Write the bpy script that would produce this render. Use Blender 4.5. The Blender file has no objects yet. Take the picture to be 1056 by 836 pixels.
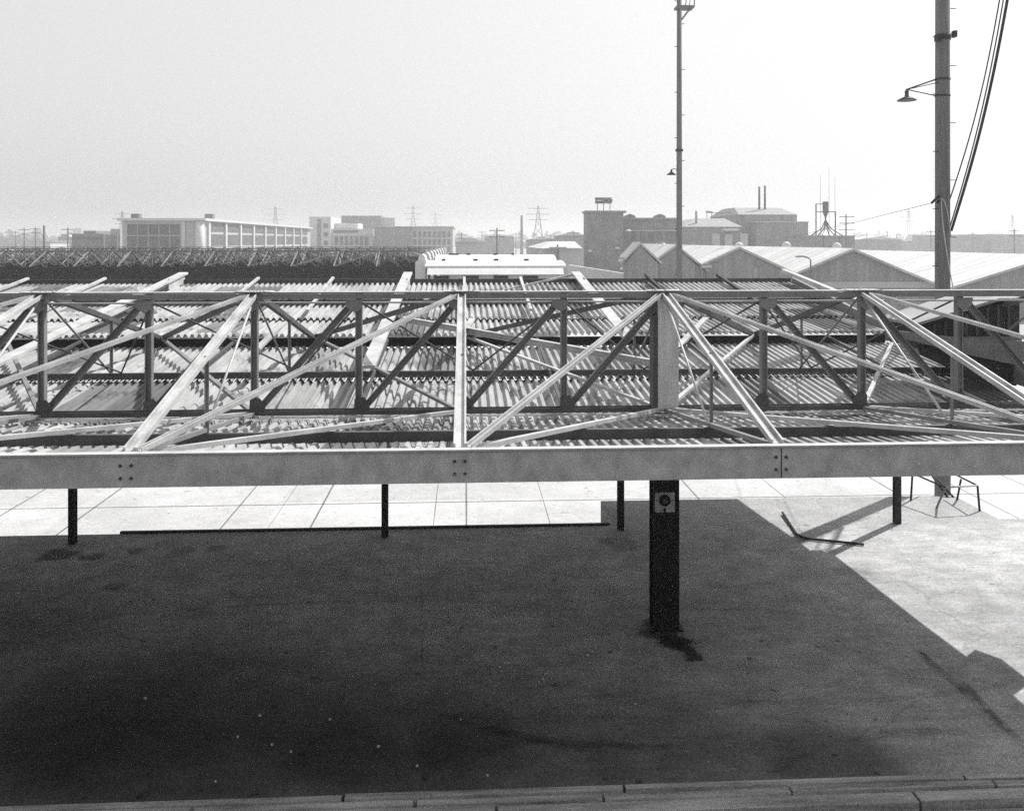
import bpy, bmesh, math, random
from mathutils import Vector, Matrix
random.seed(7)
R = math.radians
sc = bpy.context.scene
COL = sc.collection

# ------------------------------------------------------------------ camera
F = 910.0                      # focal length in photo pixels (photo is 1056 wide)
PSI = math.atan(48.0 / F)      # the view is turned a little to the right of the canopies' depth axis
EYE = 6.0                      # eye height above the platform (platform = z 0)
HOR = 248.0
CS, SN = math.cos(PSI), math.sin(PSI)
cam_d = bpy.data.cameras.new('camera')
cam_d.sensor_width = 36.0
cam_d.lens = 36.0 * F / 1056.0
cam_d.shift_y = -(418.0 - HOR) / 1056.0
cam_d.clip_start = 0.1
cam_d.clip_end = 9000
sc.cycles.use_denoising = False      # the residual grain is left in, as on film
cam = bpy.data.objects.new('camera', cam_d)
cam.location = (0, 0, EYE)
cam.rotation_euler = (R(90), 0, -PSI)
COL.objects.link(cam)
sc.camera = cam

# ------------------------------------------------------------------ light
SUN = Vector((0.69, 0.555, 1.0)).normalized()
ELEV = math.asin(SUN.z)
AZ = math.atan2(SUN.x, SUN.y)
w = bpy.data.worlds.new('World')
sc.world = w
w.use_nodes = True
nt = w.node_tree
nt.nodes.clear()
sky = nt.nodes.new('ShaderNodeTexSky')
sky.sky_type = 'NISHITA'
sky.sun_disc = False
sky.sun_elevation = ELEV
sky.sun_rotation = AZ
sky.air_density = 1.0
sky.dust_density = 7.0
sky.ozone_density = 1.0
bw = nt.nodes.new('ShaderNodeRGBToBW')       # black and white photograph
bg = nt.nodes.new('ShaderNodeBackground')
bg.inputs['Strength'].default_value = 0.11
wo = nt.nodes.new('ShaderNodeOutputWorld')
nt.links.new(sky.outputs[0], bw.inputs[0])
pw_ = nt.nodes.new('ShaderNodeMath'); pw_.operation = 'POWER'; pw_.inputs[1].default_value = 0.22   # evened out by haze
gn = nt.nodes.new('ShaderNodeMath'); gn.operation = 'MULTIPLY'; gn.inputs[1].default_value = 3.75
nt.links.new(bw.outputs[0], pw_.inputs[0]); nt.links.new(pw_.outputs[0], gn.inputs[0])
nt.links.new(gn.outputs[0], bg.inputs['Color'])
nt.links.new(bg.outputs[0], wo.inputs['Surface'])
sd = bpy.data.lights.new('sun', 'SUN')
sd.energy = 4.0
sd.angle = R(0.53)
sd.color = (1.0, 0.99, 0.98)
so = bpy.data.objects.new('sun', sd)
so.rotation_euler = SUN.to_track_quat('Z', 'Y').to_euler()
so.location = (30, 30, 60)
COL.objects.link(so)
vs = sc.view_settings
vs.view_transform = 'Standard'
vs.look = 'None'
vs.gamma = 1.0
vs.use_curve_mapping = False
vs.exposure = 0.6
sc.cycles.max_bounces = 6
sc.cycles.volume_bounces = 1
HAZE_DENSITY = 0.0010

# ------------------------------------------------------------------ pixel -> place
def dep(px, Y):
    u = (px - 528.0) / F
    return Y / (CS - u * SN)
def at(px, py, Y):
    """the point on the plane y = Y that the photo shows at pixel px, py"""
    u = (px - 528.0) / F
    d = dep(px, Y)
    return Vector((u * d * CS + d * SN, Y, EYE - (py - HOR) / F * d))
def gx(px, Y):
    return at(px, HOR, Y).x
def gz(px, py, Y):
    return at(px, py, Y).z

# ------------------------------------------------------------------ materials
def mat(name, base, rough=0.8, var=0.25, scale=3.0, bump=0.0, fine=40.0, metal=0.0, streak=None, spec=0.3):
    m = bpy.data.materials.new(name)
    m.use_nodes = True
    t = m.node_tree
    b = t.nodes['Principled BSDF']
    tc = t.nodes.new('ShaderNodeTexCoord')
    mp = t.nodes.new('ShaderNodeMapping')
    if streak:
        mp.inputs['Scale'].default_value = streak
    t.links.new(tc.outputs['Object'], mp.inputs['Vector'])
    n1 = t.nodes.new('ShaderNodeTexNoise')
    n1.inputs['Scale'].default_value = scale
    n1.inputs['Detail'].default_value = 6
    n1.inputs['Roughness'].default_value = 0.65
    n2 = t.nodes.new('ShaderNodeTexNoise')
    n2.inputs['Scale'].default_value = fine
    n2.inputs['Detail'].default_value = 3
    t.links.new(mp.outputs[0], n1.inputs['Vector'])
    t.links.new(tc.outputs['Object'], n2.inputs['Vector'])
    ad = t.nodes.new('ShaderNodeMath'); ad.operation = 'MULTIPLY_ADD'
    ad.inputs[1].default_value = 0.35
    t.links.new(n2.outputs['Fac'], ad.inputs[0])
    t.links.new(n1.outputs['Fac'], ad.inputs[2])
    mr = t.nodes.new('ShaderNodeMapRange')
    mr.inputs['From Min'].default_value = 0.42
    mr.inputs['From Max'].default_value = 0.93
    mr.inputs['To Min'].default_value = base * (1 - var)
    mr.inputs['To Max'].default_value = base * (1 + var)
    t.links.new(ad.outputs[0], mr.inputs['Value'])
    t.links.new(mr.outputs[0], b.inputs['Base Color'])
    b.inputs['Roughness'].default_value = rough
    b.inputs['Metallic'].default_value = metal
    b.inputs['Specular IOR Level'].default_value = spec
    if bump:
        bp = t.nodes.new('ShaderNodeBump')
        bp.inputs['Strength'].default_value = bump
        bp.inputs['Distance'].default_value = 0.01
        t.links.new(ad.outputs[0], bp.inputs['Height'])
        t.links.new(bp.outputs[0], b.inputs['Normal'])
    return m

M = {}
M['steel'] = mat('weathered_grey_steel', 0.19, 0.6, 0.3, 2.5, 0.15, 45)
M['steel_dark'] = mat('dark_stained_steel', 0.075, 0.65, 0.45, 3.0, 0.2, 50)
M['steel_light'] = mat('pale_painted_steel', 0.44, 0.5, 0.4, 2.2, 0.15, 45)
M['fascia'] = mat('grey_painted_fascia', 0.54, 0.55, 0.3, 3.5, 0.2, 90, streak=(1.5, 1, 1.2))
M['black'] = mat('black_painted_steel', 0.02, 0.7, 0.5, 4, 0.2, 40)
M['column'] = mat('grey_column_paint', 0.5, 0.6, 0.35, 2.2, 0.2, 40, streak=(3, 3, 0.5))
M['column_shaded'] = mat('shade_black_column', 0.018, 0.6, 0.5, 2.2, 0.2, 40)  # shade under the roof, put into the column's colour
M['sheet_b'] = mat('corrugated_sheet_dirty', 0.34, 0.75, 0.5, 1.6, 0.08, 60, streak=(2.2, 0.5, 1))
M['wood'] = mat('grey_pole_wood', 0.15, 0.85, 0.4, 3.0, 0.3, 30, streak=(8, 8, 0.35))
M['plank'] = mat('worn_grey_timber', 0.40, 0.9, 0.7, 2.0, 0.3, 40, streak=(0.4, 4, 4))
M['white'] = mat('white_paint', 0.55, 0.6, 0.1, 1.0, 0, 10)
M['white_roof'] = mat('pale_roofing', 0.46, 0.7, 0.4, 0.8, 0, 3, streak=(0.12, 1.6, 0.3))
M['grey_wall'] = mat('grey_gable_wall', 0.26, 0.85, 0.3, 0.9, 0, 3, streak=(2.5, 1, 0.15))
M['dark_wall'] = mat('dark_brick_wall', 0.20, 0.9, 0.45, 0.5, 0, 3)
M['mid_wall'] = mat('plant_wall', 0.22, 0.9, 0.4, 0.6, 0, 3, streak=(1, 1, 0.4))
M['pale_wall'] = mat('pale_concrete_wall', 0.42, 0.85, 0.12, 0.2, 0, 2)
M['window'] = mat('dull_window_glass', 0.13, 0.35, 0.25, 0.3, 0, 2)
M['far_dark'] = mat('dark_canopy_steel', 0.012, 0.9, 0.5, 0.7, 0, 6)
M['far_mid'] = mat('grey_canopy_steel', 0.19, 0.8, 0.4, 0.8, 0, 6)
M['far_roof'] = mat('dark_tar_roof', 0.03, 0.95, 0.6, 0.4, 0, 4)
M['hood'] = mat('dark_corrugated_siding_and_shade', 0.03, 0.8, 0.4, 2, 0.1, 30)
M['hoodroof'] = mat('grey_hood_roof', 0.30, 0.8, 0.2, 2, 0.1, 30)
M['cable'] = mat('black_cable', 0.015, 0.7, 0.3, 5)
M['far_steel'] = mat('grey_lattice_steel', 0.14, 0.8, 0.1, 1)
M['foliage'] = mat('dark_foliage', 0.06, 0.95, 0.4, 0.05, 0, 0.6)
M['dial'] = mat('dial_black', 0.012, 0.4, 0.2, 8)
M['plate'] = mat('pale_plate', 0.7, 0.6, 0.3, 9, 0.1)
M['sign'] = mat('sign_board_dark', 0.07, 0.7, 0.1, 1)
M['debris'] = mat('paper_scrap', 0.6, 0.9, 0.2, 20)

def N(t, kind, **kw):
    n = t.nodes.new(kind)
    for k, v in kw.items():
        setattr(n, k, v)
    return n
def mathn(t, op, a, b=None, clamp=False):
    n = t.nodes.new('ShaderNodeMath'); n.operation = op; n.use_clamp = clamp
    for i, v in enumerate((a, b)):
        if v is None: continue
        if isinstance(v, (int, float)): n.inputs[i].default_value = v
        else: t.links.new(v, n.inputs[i])
    return n.outputs[0]
def noise(t, vec, scale, detail=5, rough=0.6):
    n = t.nodes.new('ShaderNodeTexNoise')
    n.inputs['Scale'].default_value = scale
    n.inputs['Detail'].default_value = detail
    n.inputs['Roughness'].default_value = rough
    t.links.new(vec, n.inputs['Vector'])
    return n
def ramp(t, val, a, b, lo=0.0, hi=1.0):
    n = t.nodes.new('ShaderNodeMapRange')
    n.interpolation_type = 'SMOOTHSTEP'
    n.inputs['From Min'].default_value = a; n.inputs['From Max'].default_value = b
    n.inputs['To Min'].default_value = lo; n.inputs['To Max'].default_value = hi
    t.links.new(val, n.inputs['Value'])
    return n.outputs[0]

def concrete(name, base, spots=(), marks=(), blotch=0.35, cracks=True, speck=0.5, rough=0.9, slab=None, grain=0.22):
    """worn paving: clouds, specks, cracks, plus spots (spilt oil and painted shade) and tyre marks"""
    m = bpy.data.materials.new(name); m.use_nodes = True
    t = m.node_tree; b = t.nodes['Principled BSDF']
    tc = N(t, 'ShaderNodeTexCoord')
    P = tc.outputs['Object']
    big = noise(t, P, 0.28, 6, 0.62).outputs['Fac']
    mid = noise(t, P, 1.7, 7, 0.7).outputs['Fac']
    fine = noise(t, P, 22, 4, 0.7).outputs['Fac']
    f = ramp(t, big, 0.3, 0.72, 1 - blotch * 0.5, 1 + blotch * 0.4)
    f = mathn(t, 'MULTIPLY', f, ramp(t, mid, 0.3, 0.75, 1 - blotch * 0.6, 1 + blotch * 0.5))
    f = mathn(t, 'MULTIPLY', f, ramp(t, fine, 0.3, 0.7, 1 - grain, 1 + grain))
    g2 = noise(t, P, 75, 3, 0.75).outputs['Fac']
    f = mathn(t, 'MULTIPLY', f, ramp(t, g2, 0.33, 0.67, 1 - grain, 1 + grain))
    mpw = N(t, 'ShaderNodeMapping'); mpw.inputs['Scale'].default_value = (1.0, 5.0, 1); t.links.new(P, mpw.inputs['Vector'])
    wear = noise(t, mpw.outputs[0], 1.6, 8, 0.75).outputs['Fac']     # wear runs along the dock
    f = mathn(t, 'MULTIPLY', f, ramp(t, wear, 0.35, 0.68, 1 - blotch * 0.3, 1 + blotch * 0.25))
    if slab:
        ss = N(t, 'ShaderNodeSeparateXYZ'); t.links.new(P, ss.inputs[0])
        cc = N(t, 'ShaderNodeCombineXYZ')
        t.links.new(mathn(t, 'FLOOR', mathn(t, 'DIVIDE', ss.outputs[0], slab[0])), cc.inputs[0])
        t.links.new(mathn(t, 'FLOOR', mathn(t, 'DIVIDE', ss.outputs[1], slab[1])), cc.inputs[1])
        wn0 = N(t, 'ShaderNodeTexWhiteNoise', noise_dimensions='2D'); t.links.new(cc.outputs[0], wn0.inputs['Vector'])
        f = mathn(t, 'MULTIPLY', f, ramp(t, wn0.outputs['Value'], 0, 1, 0.84, 1.08))
    sp = noise(t, P, 5.5, 2, 0.5).outputs['Fac']
    f = mathn(t, 'MULTIPLY', f, ramp(t, sp, 0.685, 0.72, 1.0, 1 - speck))
    sp2 = noise(t, P, 13, 1, 0.5).outputs['Fac']
    f = mathn(t, 'MULTIPLY', f, ramp(t, sp2, 0.74, 0.77, 1.0, 1 - speck))
    if cracks:
        wv = noise(t, P, 0.9, 5, 0.6)
        ad = N(t, 'ShaderNodeVectorMath', operation='MULTIPLY_ADD')
        ad.inputs[1].default_value = (0.9, 0.9, 0.0)
        t.links.new(wv.outputs['Color'], ad.inputs[0]); t.links.new(P, ad.inputs[2])
        vo = N(t, 'ShaderNodeTexVoronoi', feature='DISTANCE_TO_EDGE')
        vo.inputs['Scale'].default_value = 0.23
        t.links.new(ad.outputs[0], vo.inputs['Vector'])
        f = mathn(t, 'MULTIPLY', f, ramp(t, vo.outputs['Distance'], 0.0, 0.004, 0.78, 1.0))
        grit = noise(t, P, 34, 1, 0.4).outputs['Fac']
        f = mathn(t, 'MULTIPLY', f, ramp(t, grit, 0.74, 0.79, 1.0, 1.6))
    wn = noise(t, P, 2.2, 10, 0.8)
    wp = N(t, 'ShaderNodeVectorMath', operation='MULTIPLY_ADD')
    wp.inputs[1].default_value = (0.9, 0.9, 0.0)
    t.links.new(wn.outputs['Color'], wp.inputs[0]); t.links.new(P, wp.inputs[2])
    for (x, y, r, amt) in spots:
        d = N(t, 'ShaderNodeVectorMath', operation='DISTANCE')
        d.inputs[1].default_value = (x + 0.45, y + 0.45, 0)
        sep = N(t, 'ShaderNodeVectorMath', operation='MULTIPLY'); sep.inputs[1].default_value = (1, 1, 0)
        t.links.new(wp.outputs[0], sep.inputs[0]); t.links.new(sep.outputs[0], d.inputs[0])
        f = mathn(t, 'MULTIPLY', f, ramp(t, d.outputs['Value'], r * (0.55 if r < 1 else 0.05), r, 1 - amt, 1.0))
    if marks:
        s = N(t, 'ShaderNodeSeparateXYZ'); t.links.new(P, s.inputs[0])
        wob = noise(t, P, 0.8, 3, 0.5).outputs['Fac']
        brk = noise(t, P, 2.5, 5, 0.7).outputs['Fac']
        for (x0, y0, x1, y1, wd, amt, bend) in marks:
            L = math.hypot(x1 - x0, y1 - y0); ux, uy = (x1 - x0) / L, (y1 - y0) / L
            rx = mathn(t, 'SUBTRACT', s.outputs[0], x0); ry = mathn(t, 'SUBTRACT', s.outputs[1], y0)
            al = mathn(t, 'ADD', mathn(t, 'MULTIPLY', rx, ux), mathn(t, 'MULTIPLY', ry, uy))
            ac = mathn(t, 'ADD', mathn(t, 'MULTIPLY', rx, -uy), mathn(t, 'MULTIPLY', ry, ux))
            al2 = mathn(t, 'MULTIPLY', mathn(t, 'MULTIPLY', al, mathn(t, 'SUBTRACT', L, al)), bend * 4 / L / L)
            ac = mathn(t, 'SUBTRACT', ac, al2)
            ac = mathn(t, 'ADD', ac, mathn(t, 'MULTIPLY', mathn(t, 'SUBTRACT', wob, 0.5), wd * 1.5))
            g = ramp(t, mathn(t, 'ABSOLUTE', ac), wd * 0.3, wd, amt, 0.0)
            g = mathn(t, 'MULTIPLY', g, ramp(t, al, 0, 0.5)); g = mathn(t, 'MULTIPLY', g, ramp(t, al, L - 0.5, L, 1.0, 0.0))
            g = mathn(t, 'MULTIPLY', g, ramp(t, brk, 0.3, 0.6))
            f = mathn(t, 'MULTIPLY', f, mathn(t, 'SUBTRACT', 1.0, g))
    col = mathn(t, 'MULTIPLY', f, base)
    t.links.new(col, b.inputs['Base Color'])
    b.inputs['Roughness'].default_value = rough
    b.inputs['Specular IOR Level'].default_value = 0.2
    bp = N(t, 'ShaderNodeBump'); bp.inputs['Strength'].default_value = 0.25; bp.inputs['Distance'].default_value = 0.01
    t.links.new(mathn(t, 'ADD', fine, mid), bp.inputs['Height']); t.links.new(bp.outputs[0], b.inputs['Normal'])
    return m

def sheet_material(name, base, lap=0.80):
    """corrugated sheeting: every sheet weathered to its own grey, with rust runs along the slope"""
    m = bpy.data.materials.new(name); m.use_nodes = True
    t = m.node_tree; b = t.nodes['Principled BSDF']
    tc = N(t, 'ShaderNodeTexCoord'); P = tc.outputs['Object']
    s = N(t, 'ShaderNodeSeparateXYZ'); t.links.new(P, s.inputs[0])
    ix = mathn(t, 'FLOOR', mathn(t, 'DIVIDE', s.outputs[0], lap))
    iy = mathn(t, 'FLOOR', mathn(t, 'DIVIDE', s.outputs[1], 2.55))
    c = N(t, 'ShaderNodeCombineXYZ'); t.links.new(ix, c.inputs[0]); t.links.new(iy, c.inputs[1])
    wn = N(t, 'ShaderNodeTexWhiteNoise', noise_dimensions='2D'); t.links.new(c.outputs[0], wn.inputs['Vector'])
    f = ramp(t, wn.outputs['Value'], 0.0, 0.4, 0.3, 1.0)
    mp = N(t, 'ShaderNodeMapping'); mp.inputs['Scale'].default_value = (5.0, 0.7, 1)
    t.links.new(P, mp.inputs['Vector'])
    st = noise(t, mp.outputs[0], 1.2, 6, 0.7).outputs['Fac']
    f = mathn(t, 'MULTIPLY', f, ramp(t, st, 0.35, 0.65, 0.78, 1.1))
    bl = noise(t, P, 0.9, 6, 0.7).outputs['Fac']
    f = mathn(t, 'MULTIPLY', f, ramp(t, bl, 0.53, 0.66, 1.0, 0.4))
    t.links.new(mathn(t, 'MULTIPLY', f, base), b.inputs['Base Color'])
    b.inputs['Roughness'].default_value = 0.75
    b.inputs['Specular IOR Level'].default_value = 0.25
    return m
M['sheet'] = sheet_material('weathered_corrugated_sheet', 0.385)

# ------------------------------------------------------------------ mesh building
class MB:
    def __init__(self): self.bm = bmesh.new()
    def hexa(self, p):     # 8 points: bottom 0-3, top 4-7
        v = [self.bm.verts.new(q) for q in p]
        for f in ((0, 3, 2, 1), (4, 5, 6, 7), (0, 1, 5, 4), (1, 2, 6, 5), (2, 3, 7, 6), (3, 0, 4, 7)):
            self.bm.faces.new([v[i] for i in f])
        return self
    def box(self, x0, x1, y0, y1, z0, z1):
        return self.hexa([(x0, y0, z0), (x1, y0, z0), (x1, y1, z0), (x0, y1, z0), (x0, y0, z1), (x1, y0, z1), (x1, y1, z1), (x0, y1, z1)])
    def prism(self, prof, p, q, up=(0, 0, 1)):
        """sweep a closed 2-D profile (side, up) from p to q"""
        p, q = Vector(p), Vector(q)
        d = (q - p).normalized()
        u = Vector(up)
        if abs(d.dot(u)) > 0.98: u = Vector((0, 1, 0))
        s = d.cross(u).normalized(); u = s.cross(d).normalized()
        a = [self.bm.verts.new(p + s * x + u * y) for x, y in prof]
        b = [self.bm.verts.new(q + s * x + u * y) for x, y in prof]
        n = len(prof)
        for i in range(n):
            j = (i + 1) % n
            self.bm.faces.new((a[i], a[j], b[j], b[i]))
        self.bm.faces.new(a[::-1]); self.bm.faces.new(b)
        return self
    def bar(self, p, q, wd, ht, up=(0, 0, 1)):
        return self.prism([(-wd / 2, -ht / 2), (wd / 2, -ht / 2), (wd / 2, ht / 2), (-wd / 2, ht / 2)], p, q, up)
    def hbeam(self, p, q, wd, ht, tf=0.018, tw=0.014, up=(0, 0, 1)):
        a, h, g = wd / 2, ht / 2, tw / 2
        return self.prism([(-a, -h), (a, -h), (a, -h + tf), (g, -h + tf), (g, h - tf), (a, h - tf), (a, h), (-a, h), (-a, h - tf), (-g, h - tf), (-g, -h + tf), (-a, -h + tf)], p, q, up)
    def channel(self, p, q, wd, ht, th=0.014, up=(0, 0, 1)):
        """channel with its open side up: a groove between two lips"""
        a, h = wd / 2, ht / 2
        return self.prism([(-a, -h), (a, -h), (a, h), (a - th, h), (a - th, -h + th), (-a + th, -h + th), (-a + th, h), (-a, h)], p, q, up)
    def angle(self, p, q, a=0.09, b=0.09, th=0.012, up=(0, 0, 1), flip=1):
        return self.prism([(0, 0), (a * flip, 0), (a * flip, -th), (th * flip, -th), (th * flip, -b), (0, -b)][::flip], p, q, up)
    def tube(self, p, q, r, r2=None, n=10):
        r2 = r if r2 is None else r2
        p, q = Vector(p), Vector(q); d = (q - p).normalized()
        u = Vector((0, 0, 1)) if abs(d.z) < 0.95 else Vector((1, 0, 0))
        s = d.cross(u).normalized(); u = s.cross(d)
        a = []; b = []
        for i in range(n):
            c, k = math.cos(2 * math.pi * i / n), math.sin(2 * math.pi * i / n)
            a.append(self.bm.verts.new(p + (s * c + u * k) * r)); b.append(self.bm.verts.new(q + (s * c + u * k) * r2))
        for i in range(n):
            j = (i + 1) % n
            f = self.bm.faces.new((a[i], a[j], b[j], b[i])); f.smooth = True
        self.bm.faces.new(a[::-1]); self.bm.faces.new(b)
        return self
    def path(self, pts, r, n=8):
        """a round bar along a chain of points"""
        pts = [Vector(p) for p in pts]; rings = []
        for i, p in enumerate(pts):
            d = (pts[min(i + 1, len(pts) - 1)] - pts[max(i - 1, 0)]).normalized()
            u = Vector((0, 0, 1)) if abs(d.z) < 0.95 else Vector((1, 0, 0))
            s = d.cross(u).normalized(); u = s.cross(d)
            rings.append([self.bm.verts.new(p + (s * math.cos(2 * math.pi * k / n) + u * math.sin(2 * math.pi * k / n)) * r) for k in range(n)])
        for a, b in zip(rings, rings[1:]):
            for k in range(n):
                j = (k + 1) % n
                f = self.bm.faces.new((a[k], a[j], b[j], b[k])); f.smooth = True
        self.bm.faces.new(rings[0][::-1]); self.bm.faces.new(rings[-1])
        return self
    def lathe(self, c, prof, n=20):
        """profile (r, z) turned about the vertical through c"""
        c = Vector(c); rings = []
        for r, z in prof:
            rings.append([self.bm.verts.new(c + Vector((r * math.cos(2 * math.pi * k / n), r * math.sin(2 * math.pi * k / n), z))) for k in range(n)])
        for a, b in zip(rings, rings[1:]):
            for k in range(n):
                j = (k + 1) % n
                f = self.bm.faces.new((a[k], a[j], b[j], b[k])); f.smooth = True
        self.bm.faces.new(rings[0][::-1]); self.bm.faces.new(rings[-1])
        return self
    def extrude_xz(self, pts, y0, y1):
        a = [self.bm.verts.new((x, y0, z)) for x, z in pts]; b = [self.bm.verts.new((x, y1, z)) for x, z in pts]
        n = len(pts)
        for i in range(n):
            j = (i + 1) % n
            self.bm.faces.new((a[i], a[j], b[j], b[i]))
        self.bm.faces.new(a[::-1]); self.bm.faces.new(b)
        return self
    def extrude_xy(self, pts, z0, z1):
        a = [self.bm.verts.new((x, y, z0)) for x, y in pts]; b = [self.bm.verts.new((x, y, z1)) for x, y in pts]
        n = len(pts)
        for i in range(n):
            j = (i + 1) % n
            self.bm.faces.new((a[i], a[j], b[j], b[i]))
        self.bm.faces.new(a[::-1]); self.bm.faces.new(b)
        return self
    def corrugated(self, x0, x1, y0, z0, y1, z1, pitch=0.142, amp=0.034, th=0.006, per=12):
        n = int(round((x1 - x0) / pitch * per))
        rows = []
        for (y, z, dz) in ((y0, z0, 0), (y1, z1, 0), (y1, z1, -th), (y0, z0, -th)):
            rows.append([self.bm.verts.new((x0 + (x1 - x0) * i / n, y, z + dz + amp * max(-1.0, min(1.0, 0.25 + 1.6 * math.cos(2 * math.pi * (x0 + (x1 - x0) * i / n) / pitch))))) for i in range(n + 1)])
        for k in range(4):
            a, b = rows[k], rows[(k + 1) % 4]
            for i in range(n):
                f = self.bm.faces.new((a[i], a[i + 1], b[i + 1], b[i])); f.smooth = False
        self.bm.faces.new([rows[k][0] for k in range(4)]); self.bm.faces.new([rows[k][-1] for k in range(3, -1, -1)])
        return self
    def build(self, name, m, parent=None, bevel=0.0, label=None):
        bmesh.ops.recalc_face_normals(self.bm, faces=self.bm.faces)
        me = bpy.data.meshes.new(name)
        self.bm.to_mesh(me); self.bm.free()
        o = bpy.data.objects.new(name, me)
        me.materials.append(m if not isinstance(m, str) else M[m])
        if parent is not None:
            org = parent
            while org.parent: org = org.parent
            off = org.location
            o.parent = parent
        else:
            xs = [v.co for v in me.vertices]
            off = Vector(((min(v.x for v in xs) + max(v.x for v in xs)) / 2, (min(v.y for v in xs) + max(v.y for v in xs)) / 2, min(v.z for v in xs)))
            o.location = off
        me.transform(Matrix.Translation(-Vector(off)))
        COL.objects.link(o)
        if bevel:
            b = o.modifiers.new('bevel', 'BEVEL'); b.width = bevel; b.segments = 1; b.limit_method = 'ANGLE'
        if label: o['label'] = label
        return o

def tag(o, label=None, cat=None, group=None, kind=None):
    for k, v in (('label', label), ('category', cat), ('group', group), ('kind', kind)):
        if v: o[k] = v
    return o
def thing(name, loc, label, cat, group=None):
    o = bpy.data.objects.new(name, None)
    o.empty_display_size = 0.3
    o.location = loc
    COL.objects.link(o)
    return tag(o, label, cat, group)
def struct(name, mb, m, label=None):
    o = mb.build(name, m)
    o['kind'] = 'structure'
    return o
def copy_tree(o, loc=None, parent=None):
    c = o.copy(); COL.objects.link(c)
    if parent is not None: c.parent = parent
    if loc is not None: c.location = loc
    for ch in list(o.children): copy_tree(ch, None, c)
    return c
UP = Vector((0, 0, 1))
GR = -1.1       # street level

# ================================================================== SETTING
# the yard and street as one sheet out to the horizon (inside the haze)
M['yard'] = concrete('yard_ground', 0.36, blotch=0.3, cracks=False)
M['street'] = concrete('street_concrete', 0.54, blotch=0.16, speck=0.35, slab=(5.3, 7.4), grain=0.12)
M['ballast'] = concrete('dark_cinder', 0.03, blotch=0.4, cracks=False)
struct('ground', MB().box(-1900, 1900, -300, 2900, GR - 0.5, GR - 0.012), 'yard')
struct('street', MB().box(-70, 60, 18.0, 60.0, GR - 0.3, GR), 'street')
struct('track_bed', MB().box(-60, 60, -14, 9.05, GR - 0.3, GR - 0.004), 'ballast')

# slab joints of the street
mj = MB()
def joint(x0, y0, x1, y1, wd):
    d = Vector((x1 - x0, y1 - y0, 0)).normalized(); s = Vector((-d.y, d.x, 0)) * wd / 2
    a, b = Vector((x0, y0, GR + 0.004)), Vector((x1, y1, GR + 0.004))
    n = 14
    pr = []
    for i in range(n + 1):
        c = a.lerp(b, i / n); k = random.uniform(0.55, 1.2)
        pr.append((mj.bm.verts.new(c - s * k), mj.bm.verts.new(c + s * k)))
    for (p1, p2), (q1, q2) in zip(pr, pr[1:]):
        mj.bm.faces.new((p1, q1, q2, p2))
def street_pt(px, py):
    d = (EYE - GR) * F / (py - HOR)
    u = (px - 528) / F
    return (u * d * CS + d * SN, -u * d * SN + d * CS)
for X in [street_pt(20, 520)[0], street_pt(95, 525)[0], street_pt(240, 530)[0], street_pt(333, 520)[0], street_pt(481, 520)[0], street_pt(715, 508)[0], street_pt(905, 497)[0], street_pt(1022, 520)[0], street_pt(1040, 493)[0]]:
    joint(X, 18.8, X, 58, 0.045)
for X in [street_pt(300, 510)[0], street_pt(450, 515)[0], street_pt(560, 515)[0], street_pt(800, 505)[0]]:
    joint(X, 19, X, 40, 0.02)
joint(-60, 24.0, 55, 24.05, 0.045)
joint(-60, 31.5, 55, 31.5, 0.05)
struct('pavement_joints', mj, mat('joint_tar', 0.16, 0.9, 0.3, 4))

# platform
def plat_pt(px, py):
    d = EYE * F / (py - HOR); u = (px - 528) / F
    return (u * d * CS + d * SN, -u * d * SN + d * CS)
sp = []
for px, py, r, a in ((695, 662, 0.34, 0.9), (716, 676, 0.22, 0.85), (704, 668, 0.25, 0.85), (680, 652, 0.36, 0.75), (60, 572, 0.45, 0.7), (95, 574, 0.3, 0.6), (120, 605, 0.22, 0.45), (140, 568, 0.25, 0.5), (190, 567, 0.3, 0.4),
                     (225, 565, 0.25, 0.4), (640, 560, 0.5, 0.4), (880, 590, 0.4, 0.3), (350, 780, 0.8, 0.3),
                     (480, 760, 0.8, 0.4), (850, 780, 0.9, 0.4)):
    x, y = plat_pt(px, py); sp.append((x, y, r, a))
for px, py, r, a in ((40, 720, 3.2, 0.6), (-60, 640, 2.6, 0.4), (180, 790, 2.6, 0.5), (330, 750, 1.9, 0.35), (430, 812, 1.8, 0.4), (640, 800, 1.2, 0.35), (60, 640, 1.8, 0.35), (240, 690, 2.2, 0.45), (430, 720, 2.6, 0.5), (600, 760, 2.4, 0.5), (760, 790, 2.0, 0.45), (900, 800, 1.4, 0.4), (120, 760, 3.0, 0.6), (300, 800, 2.6, 0.6), (500, 800, 2.2, 0.5), (20, 800, 2.5, 0.6)):  # broad soft spots: shade painted into the near floor's colour
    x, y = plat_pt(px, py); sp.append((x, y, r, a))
mk = []
for (a, b_, c, d_, wd, amt, bend) in ((935, 660, 1052, 765, 0.10, 0.6, 0.0), (980, 690, 1062, 775, 0.08, 0.6, 0.0), (470, 740, 720, 768, 0.10, 0.5, -0.25), (440, 728, 640, 775, 0.08, 0.45, -0.2),
                                (880, 765, 1010, 755, 0.12, 0.45, 0.1), (430, 560, 434, 700, 0.012, 0.6, 0.05), (60, 640, 420, 620, 0.08, 0.25, 0.2), (560, 630, 900, 640, 0.1, 0.2, 0.3), (700, 720, 1056, 700, 0.10, 0.25, -0.3)):
    x0, y0 = plat_pt(a, b_); x1, y1 = plat_pt(c, d_); mk.append((x0, y0, x1, y1, wd, amt, bend))
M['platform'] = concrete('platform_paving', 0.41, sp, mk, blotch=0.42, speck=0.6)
M['apron'] = concrete('apron_paving', 0.36, [], [], blotch=0.25, speck=0.4)
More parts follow.
